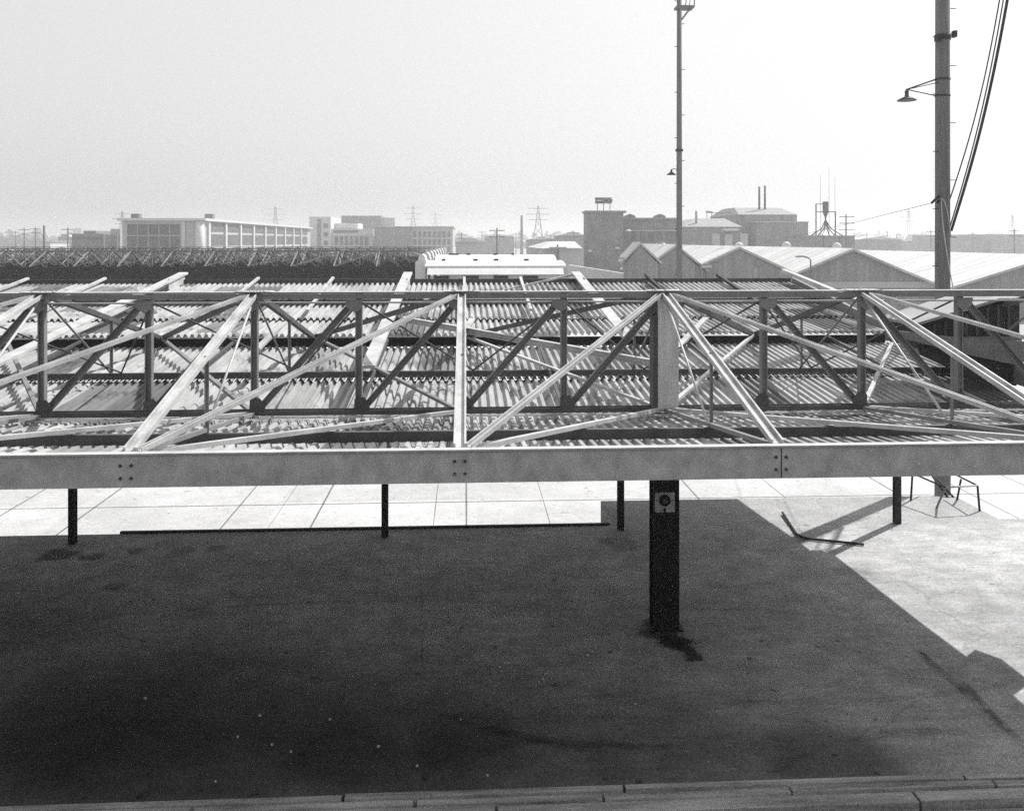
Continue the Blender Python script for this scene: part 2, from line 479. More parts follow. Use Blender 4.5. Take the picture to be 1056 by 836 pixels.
def world_sheet(name, mb, m):
    """keeps the object origin at the world origin so that stains and painted shade lie where they should"""
    o = struct(name, mb, m)
    o.data.transform(Matrix.Translation(o.location)); o.location = (0, 0, 0)
    return o
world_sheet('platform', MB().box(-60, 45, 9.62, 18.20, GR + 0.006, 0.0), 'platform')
world_sheet('platform_nosing', MB().box(-60, 45, 18.21, 18.47, GR + 0.006, -0.006), 'apron')
world_sheet('platform_ramp', MB().hexa([(3.36, 18.48, GR + 0.006), (11.5, 18.48, GR + 0.006), (11.5, 20.25, GR + 0.006), (3.12, 20.25, GR + 0.006), (3.36, 18.48, -0.012), (11.5, 18.48, -0.012), (11.5, 20.25, -0.012), (3.12, 20.25, -0.012)]), 'apron')
# timber kerb along the near edge
x = -40.0
kk = 0
km = MB()
for (ya, yb, zz, l0, l1) in ((9.515, 9.605, 0.03, 2.6, 4.2), (9.40, 9.497, 0.022, 1.8, 3.4), (9.20, 9.375, 0.0, 3.4, 4.8)):
    x = -40.0
    while x < 30:
        L = random.uniform(l0, l1)
        jy = random.uniform(-0.012, 0.012)
        km.box(x, x + L - random.uniform(0.02, 0.05), ya + jy, yb + jy * 0.5, GR + 0.01, zz + random.uniform(-0.012, 0.012))
        x += L
struct('kerb', km, 'plank')
struct('track_kerb', MB().box(-60, 60, 9.06, 9.18, GR + 0.01, -0.09), 'plank')

# unseen warehouse under the viewpoint and end wall, added to block and bounce light
M['light_block'] = mat('black_light_block', 0.02, 0.9, 0.4, 1.5)  # near black, to keep light off the platform
wh = thing('added_warehouse', (0, -6, GR), 'unseen warehouse added behind the viewpoint, its black base and pale upper wall shaping the light', 'building')
MB().box(-60, 34, -14, -0.5, GR, 4.4).build('wall', 'light_block', wh)  # black base of the added unseen warehouse, blocks light
M['render'] = mat('pale_bounce_wall', 0.42, 0.9, 0.2, 0.6)  # pale, to bounce light onto the fascia
MB().box(-60, 34, -14, -0.9, 4.41, 15.0).build('bounce_wall', 'render', wh)
MB().box(-60.3, 34.3, -14.3, -0.6, 15.01, 15.4).build('cornice', 'light_block', wh)
tag(MB().box(-17.4, -17.0, 9.7, 18.0, 0.0, 3.1).build('blocking_wall', 'light_block'), 'unseen black wall added at the left dock end to block light', 'wall')  # unseen, added to shut out light from the left

# ================================================================== NEAR CANOPY (butterfly roof hung from a truss)
YT, YF, YR = 13.6, 8.5, 18.7
ZTOP, ZBOT = EYE - 0.80, EYE - 2.65         # chords
ZF, ZR = EYE - 2.03, EYE - 2.03             # roof edges
DX = 1.572
X0 = 3.09                                   # the column's node
XE = 9.5                                    # right end of the canopy
XL = -34.0
can = thing('roof_canopy', (X0, YT, 0), 'near corrugated loading canopy hung from an overhead steel truss on one thick column', 'canopy')
def slope_f(y): return ZBOT - 0.07 + (ZF - 0.30 - ZBOT + 0.07) * (YT - y) / (YT - YF)
def slope_r(y): return ZBOT - 0.07 + (ZR - 0.25 - ZBOT + 0.07) * (y - YT) / (YR - YT)
MB().corrugated(XL, XE, YF + 0.6, slope_f(YF + 0.6), 11.05, slope_f(11.05)).build('roof_panel', 'sheet', can)
MB().corrugated(XL, XE, 10.9, slope_f(10.9) - 0.05, YT + 0.02, slope_f(YT) - 0.05).build('roof_panel', 'sheet', can)
MB().corrugated(XL, XE, YT - 0.10, slope_r(YT) - 0.062, 16.25, slope_r(16.25) - 0.05).build('roof_panel', 'sheet', can)
MB().corrugated(XL, XE, 16.08, slope_r(16.08) + 0.012, YR + 0.15, slope_r(YR + 0.15) + 0.012).build('roof_panel', 'sheet', can)
# fascia: channel facing the viewer
fm = MB()
fm.box(XL, XE + 0.05, YF, YF + 0.016, ZF - 0.30, ZF)
fm.box(XL, XE + 0.05, YF + 0.016, YF + 0.10, ZF - 0.016, ZF)
fm.box(XL, XE + 0.05, YF + 0.016, YF + 0.10, ZF - 0.30, ZF - 0.284)
fas = fm.build('fascia', 'fascia', can)
fl = MB().box(XL, XE + 0.05, YF - 0.012, YF + 0.085, ZF + 0.003, ZF + 0.022).build('flashing', 'steel_light', can)
for k in range(-6, 5):
    xn = X0 + DX * k
    if k % 2 == 0:
        for dx in (-0.05, 0.05):
            for dz in (-0.09, -0.21):
                MB().tube((xn + dx, YF + 0.002, ZF + dz), (xn + dx, YF - 0.018, ZF + dz), 0.017, 0.012, 8).build('bolt', 'steel_dark', can)
MB().box(X0 - 0.002 + 0.0, X0 + 0.006, YF - 0.004, YF + 0.001, ZF - 0.298, ZF - 0.004).build('splice_joint', 'black', can)
# chords
XTL = X0 - DX * 9
tcm = MB(); tcm.bar((XTL, YT - 0.075, ZTOP - 0.05), (XE + 0.3, YT - 0.075, ZTOP - 0.045), 0.02, 0.075)
tcm.box(XTL, XE + 0.3, YT - 0.085, YT + 0.10, ZTOP - 0.004, ZTOP + 0.012)
tcm.build('top_chord', 'steel', can)
MB().box(XTL, XE + 0.3, YT - 0.089, YT + 0.10, ZTOP + 0.0125, ZTOP + 0.019).build('chord_cap', 'steel_light', can)
MB().box(XTL, XE + 0.3, YT + 0.03, YT + 0.10, ZTOP - 0.165, ZTOP - 0.14).build('chord_batten', 'steel_light', can)
bcm = MB()
bcm.box(XTL, XE, YT - 0.085, YT - 0.07, ZBOT, ZBOT + 0.075)
bcm.box(XTL, XE, YT + 0.07, YT + 0.085, ZBOT, ZBOT + 0.075)
bcm.build('bottom_chord', 'steel_dark', can)
MB().box(XTL, XE, YT - 0.16, YT - 0.06, ZBOT - 0.03, ZBOT - 0.012).build('chord_lip', 'steel_light', can)
# purlins on top of the sheets
def purlin(y, z, h, parent, x0=XTL, x1=XE, name='purlin'):
    p = MB(); p.box(x0, x1, y, y + 0.012, z, z + h); p.box(x0, x1, y - 0.0, y + 0.075, z + h, z + h + 0.012)
    return p.build(name, 'steel_dark', parent)
purlin(11.0, slope_f(11.0) + 0.02, 0.12, can)
purlin(16.1, slope_r(16.1) + 0.02, 0.10, can)
purlin(9.0, slope_f(9.0) + 0.03, 0.03, can)
purlin(YR - 0.15, slope_r(YR) - 0.22, 0.12, can)
NODES = [k for k in range(-8, 5)]
def nx(k): return X0 + DX * k
for k in NODES:
    if k == 0: continue
    v = MB()
    v.hbeam((nx(k), YT, ZBOT + 0.02), (nx(k), YT, ZTOP - 0.01), 0.10, 0.10, 0.016, 0.012, up=(1, 0, 0))
    v.build('truss_post', 'steel', can)
    sgn = 1 if k < 0 else -1
    g = MB()
    q = [(-0.07, 0.03), (0.17, 0.03), (0.17, 0.17), (0.08, 0.27), (-0.06, 0.24)]
    g.extrude_xz([(nx(k) + a_ * sgn, ZBOT + b2) for a_, b2 in q], YT - 0.066, YT - 0.054)
    g.build('gusset', 'steel_dark', can)
    g = MB()
    g.extrude_xz([(nx(k) + 0.06 * sgn, ZTOP - 0.1), (nx(k) - 0.20 * sgn, ZTOP - 0.1), (nx(k) - 0.18 * sgn, ZTOP - 0.22), (nx(k) - 0.05 * sgn, ZTOP - 0.30), (nx(k) + 0.05 * sgn, ZTOP - 0.24)], YT - 0.066, YT - 0.054)
    g.build('gusset', 'steel', can)
for k in NODES:
    if k <= 0 and k - 1 >= NODES[0]:
        a, b_ = (nx(k) - 0.10, YT - 0.03, ZTOP - 0.16), (nx(k - 1) + 0.10, YT - 0.03, ZBOT + 0.12)
    elif k >= 0 and k + 1 <= NODES[-1]:
        a, b_ = (nx(k) + 0.10, YT - 0.03, ZTOP - 0.16), (nx(k + 1) - 0.10, YT - 0.03, ZBOT + 0.12)
    else: continue
    MB().channel(a, b_, 0.10, 0.07, 0.012, up=(0, -1, 0)).build('truss_diagonal', 'steel', can)
MB().angle((nx(0) + 0.14, YT, ZTOP - 0.2), (nx(1) - 0.1, YT, ZBOT + 0.12), 0.06, 0.06).build('truss_diagonal', 'steel', can)
# hung braces: straight ones to the fascia and the rear edge, slanting ones to the next edge node
MAINN = [-8, -6, -4, -2, 0, 2, 4]
for k in MAINN:
    xn = nx(k)
    sides = [-2, 2] if k == 0 else ([-2] if k < 0 else ([2] if k < 4 else []))
    topf = Vector((xn, YT - 0.12, ZTOP - 0.03)); topr = Vector((xn, YT + 0.12, ZTOP - 0.03))
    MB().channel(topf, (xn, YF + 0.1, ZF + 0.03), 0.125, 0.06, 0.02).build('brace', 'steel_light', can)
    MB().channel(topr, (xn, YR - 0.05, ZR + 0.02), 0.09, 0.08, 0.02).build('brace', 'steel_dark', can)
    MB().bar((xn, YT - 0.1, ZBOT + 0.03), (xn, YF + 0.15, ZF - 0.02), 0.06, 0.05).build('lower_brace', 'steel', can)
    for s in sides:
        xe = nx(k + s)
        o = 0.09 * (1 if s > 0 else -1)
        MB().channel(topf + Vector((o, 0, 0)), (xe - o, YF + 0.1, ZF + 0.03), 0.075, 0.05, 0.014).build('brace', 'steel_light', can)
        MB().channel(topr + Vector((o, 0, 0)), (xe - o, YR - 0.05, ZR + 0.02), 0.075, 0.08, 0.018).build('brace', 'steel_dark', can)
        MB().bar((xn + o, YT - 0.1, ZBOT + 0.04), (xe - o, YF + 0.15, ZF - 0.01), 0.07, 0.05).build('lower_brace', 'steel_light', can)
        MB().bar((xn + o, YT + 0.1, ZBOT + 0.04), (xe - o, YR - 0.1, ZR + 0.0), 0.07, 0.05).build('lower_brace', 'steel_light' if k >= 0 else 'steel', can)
    # hangers and their rods
    for sgn, ye in ((-1, YF), (1, YR)):
        mid = Vector((xn, (YT + ye) / 2 + 0.0, (ZTOP + ZF) / 2))
        foot = Vector((xn, mid.y, slope_f(11.05) + 0.16))
        MB().angle(mid, foot, 0.045, 0.045, 0.01).build('hanger', 'steel', can)
        MB().tube((xn, YT + sgn * 0.1, ZTOP - 0.1), foot, 0.018, n=6).build('hanger_rod', 'steel_light' if sgn < 0 else 'steel', can)
    # cap plate with bolts on the node
    cp = MB().box(xn - 0.27, xn + 0.27, YT - 0.15, YT + 0.15, ZTOP + 0.02, ZTOP + 0.03)
    for _ in range(9):
        dx, dy = random.uniform(-0.25, 0.25), random.uniform(-0.13, 0.12)
        cp.tube((xn + dx, YT + dy, ZTOP + 0.025), (xn + dx, YT + dy, ZTOP + random.uniform(0.035, 0.05)), 0.014, n=6)
    cp.build('cap_plate', 'steel_light', can)
for k in (-7, -5, -3, -1, 1, 3):
    for dk in (-1, 1):
        MB().tube((nx(k), YT + 0.1, ZTOP - 0.14), (nx(k + dk) + 0.2, 16.12, slope_r(16.1) + 0.14), 0.016, n=6).build('tie_rod', 'steel_dark', can)
    MB().bar((nx(k), YT + 0.1, ZBOT + 0.05), (nx(k), YR - 0.1, ZR - 0.05), 0.05, 0.05).build('lower_brace', 'steel_dark', can)
# the thick column: grey above the roof, its shade below painted as black
CW = 0.20
cu = MB()
cu.box(X0 - CW + 0.075, X0 + CW, YT - 0.12, YT - 0.10, ZBOT + 0.02, ZTOP - 0.09)
cu.box(X0 - CW + 0.075, X0 + CW, YT + 0.10, YT + 0.12, ZBOT + 0.02, ZTOP - 0.09)
cu.box(X0 - 0.012, X0 + 0.012, YT - 0.1, YT + 0.1, ZBOT + 0.02, ZTOP - 0.09)
cup = cu.build('column', 'column', can)
MB().box(X0 - CW, X0 - CW + 0.06, YT - 0.135, YT + 0.135, ZBOT + 0.05, ZTOP - 0.35).build('column_flange', 'steel_dark', can)
MB().extrude_xz([(X0 - 0.42, ZTOP - 0.10), (X0 + 0.42, ZTOP - 0.10), (X0 + 0.30, ZTOP - 0.30), (X0 + 0.2, ZTOP - 0.42), (X0 - 0.2, ZTOP - 0.42), (X0 - 0.30, ZTOP - 0.30)], YT + 0.125, YT + 0.137).build('gusset', 'steel', can)
cl = MB()
cl.box(X0 - CW, X0 + CW, YT - 0.16, YT - 0.14, 0.0, ZBOT - 0.12)
cl.box(X0 - CW, X0 + CW, YT + 0.14, YT + 0.16, 0.0, ZBOT - 0.12)
cl.box(X0 - 0.012, X0 + 0.012, YT - 0.14, YT + 0.14, 0.0, ZBOT - 0.12)
cl.box(X0 - CW - 0.004, X0 - CW + 0.045, YT - 0.175, YT - 0.161, 0.0, ZBOT - 0.12)
lowcol = cl.build('column', 'column_shaded', can)
MB().box(X0 - CW - 0.06, X0 + CW + 0.06, YT - 0.22, YT + 0.22, 0.0, 0.025).build('base_plate', 'column_shaded', can)

# dial box on the column
db = thing('dial_box', at(684.5, 527, YT - 0.18), 'pale square plate with a round black dial fixed to the black column', 'gauge')
p0, p1 = at(675.5, 528, YT - 0.2), at(695.5, 507.5, YT - 0.2)
MB().box(p0.x, p1.x, YT - 0.215, YT - 0.163, p0.z, p1.z).build('plate', 'plate', db, bevel=0.006)
c = at(685.5, 515.6, YT - 0.22)
def ydisc(c, r, y0, y1, n=24):
    m_ = MB(); m_.tube((c.x, y0, c.z), (c.x, y1, c.z), r, r * 0.96, n); return m_
dl = ydisc(c, 0.088, YT - 0.2165, YT - 0.25).build('dial', 'dial', db)
ydisc(c, 0.052, YT - 0.2505, YT - 0.256).build('dial_face', 'steel_dark', dl)
MB().bar((c.x - 0.03, YT - 0.259, c.z + 0.025), (c.x + 0.03, YT - 0.259, c.z - 0.03), 0.006, 0.012).build('dial_hand', 'steel_light', dl)
MB().box(c.x - 0.016, c.x + 0.016, YT - 0.235, YT - 0.2165, p0.z + 0.012, p0.z + 0.06).build('latch', 'dial', db)

# loose beam lying across the rear slope
tag(MB().hbeam(at(415, 329, 19.3), at(671, 374, 14.6), 0.10, 0.12).build('steel_beam', 'steel_light'), 'pale slanting steel beam crossing behind the truss left of the thick column', 'beam')

# ================================================================== REAR CANOPY (rises away from the near one)
YE = 24.5
XE2 = 9.2
rear = thing('rear_canopy', (X0, 21.5, 0), 'stepped corrugated roof rising behind the near truss, standing on thin black posts', 'canopy')
def pan(y0, py0, y1, py1, px=528):
    return (y0, EYE - (py0 - HOR) / F * y0, y1, EYE - (py1 - HOR) / F * y1)
for i, (ya, pa, yb, pb) in enumerate(((18.70, 344.6, 20.7, 330.0), (20.55, 328.0, 22.4, 314.5), (22.35, 306.5, 24.5, 292.5))):
    y0, z0, y1, z1 = pan(ya, pa, yb, pb)
    MB().corrugated(XL, XE2, y0, z0, y1, z1).build('roof_panel', 'sheet', rear)
def beam_at(y, pt, pb_, m_='steel_dark', lip=True, x1=XE2, name='cross_beam_or_shade_strip'):
    zt, zb = EYE - (pt - HOR) / F * y, EYE - (pb_ - HOR) / F * y
    b = MB().box(XL, x1, y, y + 0.015, zb, zt)
    if lip: b.box(XL, x1, y - 0.003, y + 0.08, zt, zt + 0.014)
    return b.build(name, m_, rear)
beam_at(18.9, 347.5, 357.0, 'hood', False)  # near-black strip painting the shade of the gap between the roofs
beam_at(20.72, 329.5, 333.2)
beam_at(22.45, 309.5, 316.0)
beam_at(22.38, 302.0, 305.5, 'steel_light', False)
beam_at(24.52, 288.0, 297.0, 'steel_dark')
def raf(px_hi, py_hi, px_lo, py_lo, ylo, wd, ht, m_, name='rafter', yh=24.5):
    return MB().hbeam(at(px_hi, py_hi, yh), at(px_lo, py_lo, ylo), wd, ht, 0.014, wd * 0.55).build(name, m_, rear)
BIG = [-7.75, -1.6, 3.1]
for X in BIG:
    ylo = 14.6 if X < 0 else 16.6
    MB().bar((X, 24.75, EYE - 0.90), (X, ylo, EYE - 0.90 - 0.116 * (24.75 - ylo)), 0.24, 0.05).build('rafter', 'steel_light', rear)
    MB().box(X + 0.06, X + 0.075, 23.3, 24.6, EYE - 1.28, EYE - 0.99).build('rafter_end', 'steel_light', rear)
MB().bar((9.05, 24.7, EYE - 0.86), (9.05, 19.6, EYE - 1.44), 0.13, 0.10).build('rafter', 'steel_light', rear)
for X in (-13.9, -11.85, -9.8, -5.68, -3.65, -0.03, 1.53):
    MB().bar((X, 24.6, EYE - 1.03), (X, 20.6, EYE - 1.62), 0.07, 0.06).build('rafter', 'steel_light', rear)
for X in (5.1, 7.15):
    MB().bar((X, 24.8, EYE - 0.97), (X, 20.6, EYE - 1.62), 0.07, 0.08).build('rafter', 'black', rear)
MB().bar(at(592, 283, 24.5), at(500, 303.5, 23.2), 0.06, 0.05).build('tie_bar', 'steel_light', rear)
for a, b_ in (((293, 333, 18.9), (265, 360, 17.6)), ((487, 329, 19.3), (476, 348, 18.0)), ((728, 328, 19.3), (697, 360, 17.6))):
    MB().bar(at(*a), at(*b_), 0.13, 0.05).build('knee_strut', 'steel_light', rear)
# thin black posts
for px, py in ((75, 560), (397, 552.5), (640, 546), (925, 539)):
    x, y = plat_pt(px, py)
    ps = MB().hbeam((x, y, 0.0), (x, y, EYE - 2.42), 0.13, 0.13, 0.02, 0.06, up=(0, 1, 0))
    po = ps.build('post', 'black', rear)
for x in (-13.9, -20.0, -26.1):
    MB().hbeam((x, 18.1, 0.0), (x, 18.1, EYE - 1.9), 0.15, 0.15, 0.02, 0.06, up=(0, 1, 0)).build('post', 'black', rear)
# end boards
MB().hexa([(XE + 0.02, 13.6, ZBOT + 0.1), (XE + 0.10, 13.6, ZBOT + 0.1), (XE + 0.10, YR, ZR - 0.25), (XE + 0.02, YR, ZR - 0.25),
           (XE + 0.02, 13.6, ZBOT + 0.50), (XE + 0.10, 13.6, ZBOT + 0.50), (XE + 0.10, YR, ZR + 0.14), (XE + 0.02, YR, ZR + 0.14)]).build('rake_board', 'steel', can)
MB().hexa([(XE2 + 0.02, 18.9, EYE - 2.2), (XE2 + 0.10, 18.9, EYE - 2.2), (XE2 + 0.10, 24.5, EYE - 1.45), (XE2 + 0.02, 24.5, EYE - 1.45),
           (XE2 + 0.02, 18.9, EYE - 1.85), (XE2 + 0.10, 18.9, EYE - 1.85), (XE2 + 0.10, 24.5, EYE - 1.05), (XE2 + 0.02, 24.5, EYE - 1.05)]).build('rake_board', 'steel', rear)

MB().hexa([(XE + 0.11, 13.2, ZBOT - 0.25), (XE + 0.32, 13.35, ZBOT - 0.25), (XE + 0.32, 14.0, ZBOT - 0.25), (XE + 0.11, 14.3, ZBOT - 0.25), (XE + 0.11, 13.2, ZBOT + 0.1), (XE + 0.32, 13.35, ZBOT + 0.1), (XE + 0.32, 14.0, ZBOT + 0.1), (XE + 0.11, 14.3, ZBOT + 0.1)]).build('shadow_bump_box', 'steel_dark', can)  # unseen box added to cast the bump in the roof's shadow edge
# hood on the roof's right end
YH = 14.9
hl, hp = at(946, 333, YH), at(1029, 307, YH)
hb = EYE - (347 - HOR) / F * dep(1000, YH)
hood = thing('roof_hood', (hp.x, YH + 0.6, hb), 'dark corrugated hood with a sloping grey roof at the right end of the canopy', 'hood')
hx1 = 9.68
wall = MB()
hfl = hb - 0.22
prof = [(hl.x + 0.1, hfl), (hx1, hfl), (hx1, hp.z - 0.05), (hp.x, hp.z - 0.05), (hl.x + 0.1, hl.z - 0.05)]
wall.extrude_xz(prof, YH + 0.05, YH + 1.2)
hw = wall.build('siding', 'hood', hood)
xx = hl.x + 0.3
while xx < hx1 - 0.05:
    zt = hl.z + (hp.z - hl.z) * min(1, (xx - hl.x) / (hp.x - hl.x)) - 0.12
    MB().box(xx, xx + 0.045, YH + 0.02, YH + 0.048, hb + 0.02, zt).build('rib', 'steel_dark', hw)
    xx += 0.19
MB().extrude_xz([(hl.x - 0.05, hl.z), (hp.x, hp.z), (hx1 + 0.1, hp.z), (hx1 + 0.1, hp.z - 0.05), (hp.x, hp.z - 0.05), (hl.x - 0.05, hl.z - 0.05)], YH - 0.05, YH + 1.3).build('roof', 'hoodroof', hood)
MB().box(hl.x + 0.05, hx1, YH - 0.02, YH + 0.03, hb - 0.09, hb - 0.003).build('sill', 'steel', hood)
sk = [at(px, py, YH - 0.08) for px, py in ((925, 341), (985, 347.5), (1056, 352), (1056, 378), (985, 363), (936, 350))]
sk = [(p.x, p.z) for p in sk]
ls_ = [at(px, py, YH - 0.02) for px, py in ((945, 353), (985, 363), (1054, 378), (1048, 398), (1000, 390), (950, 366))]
MB().extrude_xz([(p.x, p.z) for p in ls_], YH - 0.025, YH + 0.02).build('shade_panel', 'hood', hood)  # dark sheet added where the roof below the skirt lies in shade
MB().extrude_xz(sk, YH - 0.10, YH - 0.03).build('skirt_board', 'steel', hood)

# ================================================================== THINGS ON THE PLATFORM
bx0 = gx(130, 18.83)
tag(MB().box(bx0, 3.05, 18.49, 18.57, -0.12, 0.028).build('bumper_rail', 'black'), 'long black bumper rail along the platform edge below the canopy', 'rail')
# bent pipe lying on the sunlit paving
a, b_, c_ = plat_pt(807, 530), plat_pt(824, 556), plat_pt(891, 563)
pp = []
for i in range(9):
    pp.append(Vector((a[0], a[1], 0.035)).lerp(Vector((b_[0], b_[1], 0.035)), i / 9 * 0.98))
for i in range(1, 12):
    pp.append(Vector((b_[0], b_[1], 0.035)).lerp(Vector((c_[0], c_[1], 0.035)), i / 11))
tag(MB().path(pp, 0.026).build('bent_pipe', 'black'), 'dark bent pipe lying in a V on the sunlit paving', 'pipe')
# pipe guard rail round the pole
gr_ = thing('guard_rail', (9.9, 20.4, 0), 'low dark pipe guard rail around the foot of the near utility pole', 'guard rail')
A, B, C_, D = at(941, 488, 19.9), at(975, 502.5, 18.95), at(1008, 500.5, 19.05), at(982, 487.5, 20.2)
D2 = at(959, 487.5, 20.6)
rp = [A, B, C_, D, D2, A]
MB().path(rp[:2], 0.022).build('rail', 'black', gr_); MB().path(rp[1:3], 0.022).build('rail', 'steel_light', gr_)
MB().path(rp[2:4], 0.022).build('rail', 'black', gr_); MB().path([A, D2], 0.018).build('rail', 'black', gr_)
zf = -0.012
for top, foot in ((A, Vector((A.x - 0.04, A.y, zf))), (C_, Vector((C_.x + 0.05, C_.y, zf))), (D2, Vector((D2.x + 0.16, D2.y - 0.5, zf))), (D2 + Vector((0.02, 0, 0)), Vector((D2.x + 0.30, D2.y - 0.5, zf))),
                  (at(991, 494, 19.7), Vector((gx(987, 19.9), 19.9, zf))), (B, Vector((B.x + 0.02, B.y + 0.4, zf)))):
    MB().path([top, foot], 0.024).build('leg', 'black' if top is not B else 'steel', gr_)
# scraps of litter
scr = [(515, 688), (517, 692), (610, 672), (560, 700), (475, 742), (503, 800), (268, 738), (280, 768), (245, 760), (935, 676), (340, 742), (430, 790), (640, 668), (705, 690), (520, 684), (556, 704), (563, 695), (614, 668), (606, 676), (640, 730), (648, 734), (655, 726), (590, 735), (660, 688), (300, 775), (150, 720), (390, 770), (222, 806), (870, 742), (535, 660)]
first = None
for i, (px, py) in enumerate(scr):
    x, y = plat_pt(px, py)
    s = MB(); n = 6
    r0 = random.uniform(0.012, 0.024)
    vs_ = [(math.cos(k * math.tau / n + 0.3) * r0 * random.uniform(0.6, 1.3), math.sin(k * math.tau / n + 0.3) * r0 * random.uniform(0.5, 1.2)) for k in range(n)]
    s.extrude_xy([(x + p, y + q) for p, q in vs_], 0.002, 0.016)
    tag(s.build('paper_scrap', 'debris'), 'small pale scrap of litter on the shaded platform', 'litter', 'scraps of litter on the platform')

# ================================================================== POLES AND WIRES
def pole_shaft(x, y, z0, z1, r0, r1):
    return MB().tube((x, y, z0), (x, y, z1), r0, r1, 18)
YP = 21.7
xp = gx(972, YP)
up_ = thing('utility_pole', (xp, YP, GR), 'thick wooden utility pole with a bracket lamp, right of the canopy', 'pole')
MB().tube((xp, YP, GR), (xp, YP, 16.5), 0.19, 0.165, 20).build('shaft', 'wood', up_)
zc = gz(972, 39, YP)
cm = MB(); cm.tube((xp, YP, zc - 0.07), (xp, YP, zc + 0.07), 0.195, n=20)
cm.box(xp - 0.26, xp - 0.18, YP - 0.24, YP - 0.1, zc - 0.14, zc - 0.02); cm.box(xp + 0.17, xp + 0.25, YP - 0.24, YP - 0.1, zc - 0.03, zc + 0.13)
cm.build('collar', 'black', up_)
for i in range(18):
    z = 3.2 + i * 0.72
    s = -1 if i % 2 else 1
    MB().tube((xp + s * 0.16, YP - 0.08, z), (xp + s * 0.30, YP - 0.08, z), 0.011, n=6).build('step_bolt', 'black', up_)
za, zb_, zt = gz(972, 82, YP), gz(972, 99, YP), gz(932, 93.5, YP)
tip = Vector((gx(932, YP), YP - 0.15, zt))
arm = MB()
arm.path([(xp - 0.17, YP, za), tip], 0.02, 6); arm.path([(xp - 0.17, YP - 0.1, za - 0.1), tip], 0.012, 6); arm.path([(xp - 0.17, YP, zb_), tip], 0.014, 6)
armo = arm.build('lamp_arm', 'black', up_)
for z in (za, zb_):
    MB().tube((xp, YP, z - 0.02), (xp, YP, z + 0.02), 0.187, n=20).build('band', 'black', up_)
lz = gz(932, 105, YP)
lamp = MB().lathe((tip.x, tip.y, lz), [(0.23, 0.0), (0.235, 0.015), (0.14, 0.07), (0.055, 0.10), (0.045, 0.16), (0.05, 0.24), (0.02, 0.27), (0.02, zt - lz + 0.02)])
lamp.build('lamp_shade', 'steel_dark', up_)
# insulator bracket left of the pole
zi = gz(966, 205, YP)
ib = MB(); ib.path([(xp - 0.16, YP - 0.1, zi + 0.06), (xp - 0.42, YP - 0.25, zi - 0.12)], 0.03, 6)
ib.path([(xp - 0.16, YP - 0.1, zi - 0.06), (xp - 0.24, YP - 0.2, zi - 0.1)], 0.035, 6)
ib.build('insulator', 'black', up_)
# loop of cable on the pole
lp = []
for i in range(17):
    t_ = i / 16
    lp.append((xp - 0.16 + 0.26 * t_ ** 0.6 + (0.0), YP - 0.235, gz(966, 205, YP) - 1.05 * t_ ** 1.3 + (0.1 * (t_ > 0.94))))
MB().path(lp, 0.012, 6).build('cable_loop', 'steel_light', up_)
lp = [(xp - 0.16 + 0.30 * (i / 16) ** 1.5, YP - 0.23, gz(966, 206, YP) - i / 16 * 2.2) for i in range(17)]
MB().path(lp, 0.012, 6).build('cable_loop', 'steel_light', up_)
# overhead cables
def sag(a, b, s, n=20):
    a, b = Vector(a), Vector(b)
    return [a.lerp(b, i / n) - UP * s * 4 * (i / n) * (1 - i / n) for i in range(n + 1)]
xr = xp + 0.16
endA = Vector((xr, YP - 0.12, gz(980, 238, YP)))
def cable(p_mid, p_end, r, label, n=24):
    a = p_end
    d = p_mid - a
    b = a + d * 1.25
    pts = [a + (b - a) * (i / n) + Vector((0.10 * math.sin(math.pi * i / n), 0, -0.25 * math.sin(math.pi * i / n))) for i in range(n + 1)]
    o = MB().path(pts, r, 8).build('overhead_cable', 'cable')
    return tag(o, label, 'cable')
cable(at(1035, 0, 19.0), endA, 0.034, 'thickest black cable slanting up from the pole to the upper right')
cable(at(1027, 0, 19.2), Vector((xr, YP - 0.05, gz(980, 206, YP))), 0.016, 'thin black cable slanting up just left of the thickest one')
cable(at(1031, 0, 19.4), endA + Vector((0.0, 0.1, 0.03)), 0.016, 'thin black cable twisted close beside the thickest one')
# thin wire going left
wp_ = sag((xp - 0.42, YP - 0.25, zi - 0.12), at(700, 252, 150), 1.0)
tag(MB().path(wp_, 0.008, 5).build('overhead_wire', 'far_steel'), 'hair thin wire leaving the pole bracket to the left', 'wire')

# tall thin lamp pole beyond the canopy
YQ = 46.0
xq = gx(700.5, YQ)
tp = thing('floodlight_pole', (xq, YQ, GR), 'tall slender pole in the middle with a small ledge near its top', 'pole')
MB().tube((xq, YQ, GR), (xq, YQ, 21.5), 0.17, 0.12, 14).build('shaft', 'wood', tp)
zl = gz(705, 8.5, YQ); zlo = gz(700, 21, YQ)
lg = MB(); lg.box(xq - 0.2, xq + 0.72, YQ - 0.35, YQ + 0.35, zl - 0.06, zl + 0.06)
lg.path([(xq + 0.1, YQ - 0.1, zlo), (xq + 0.55, YQ - 0.2, zl - 0.05)], 0.05, 6)
lg.path([(xq + 0.72, YQ - 0.3, zl), (xq + 0.76, YQ - 0.3, zl + 1.1)], 0.03, 6)
lg.path([(xq + 0.25, YQ - 0.3, zl), (xq + 0.4, YQ - 0.3, zl + 1.0)], 0.025, 6)
lg.path([(xq + 0.45, YQ - 0.3, zl), (xq + 0.6, YQ - 0.3, zl + 1.0)], 0.02, 6)
lg.build('ledge', 'far_steel', tp)
zc = gz(700, 155, YQ)
MB().tube((xq, YQ, zc - 0.06), (xq, YQ, zc + 0.06), 0.21, n=12).build('collar', 'black', tp)
zz = gz(700, 175, YQ)
la = MB(); la.path([(xq - 0.12, YQ, zz), (xq - 0.3, YQ, zz + 0.04), (xq - 0.42, YQ, zz)], 0.025, 6)
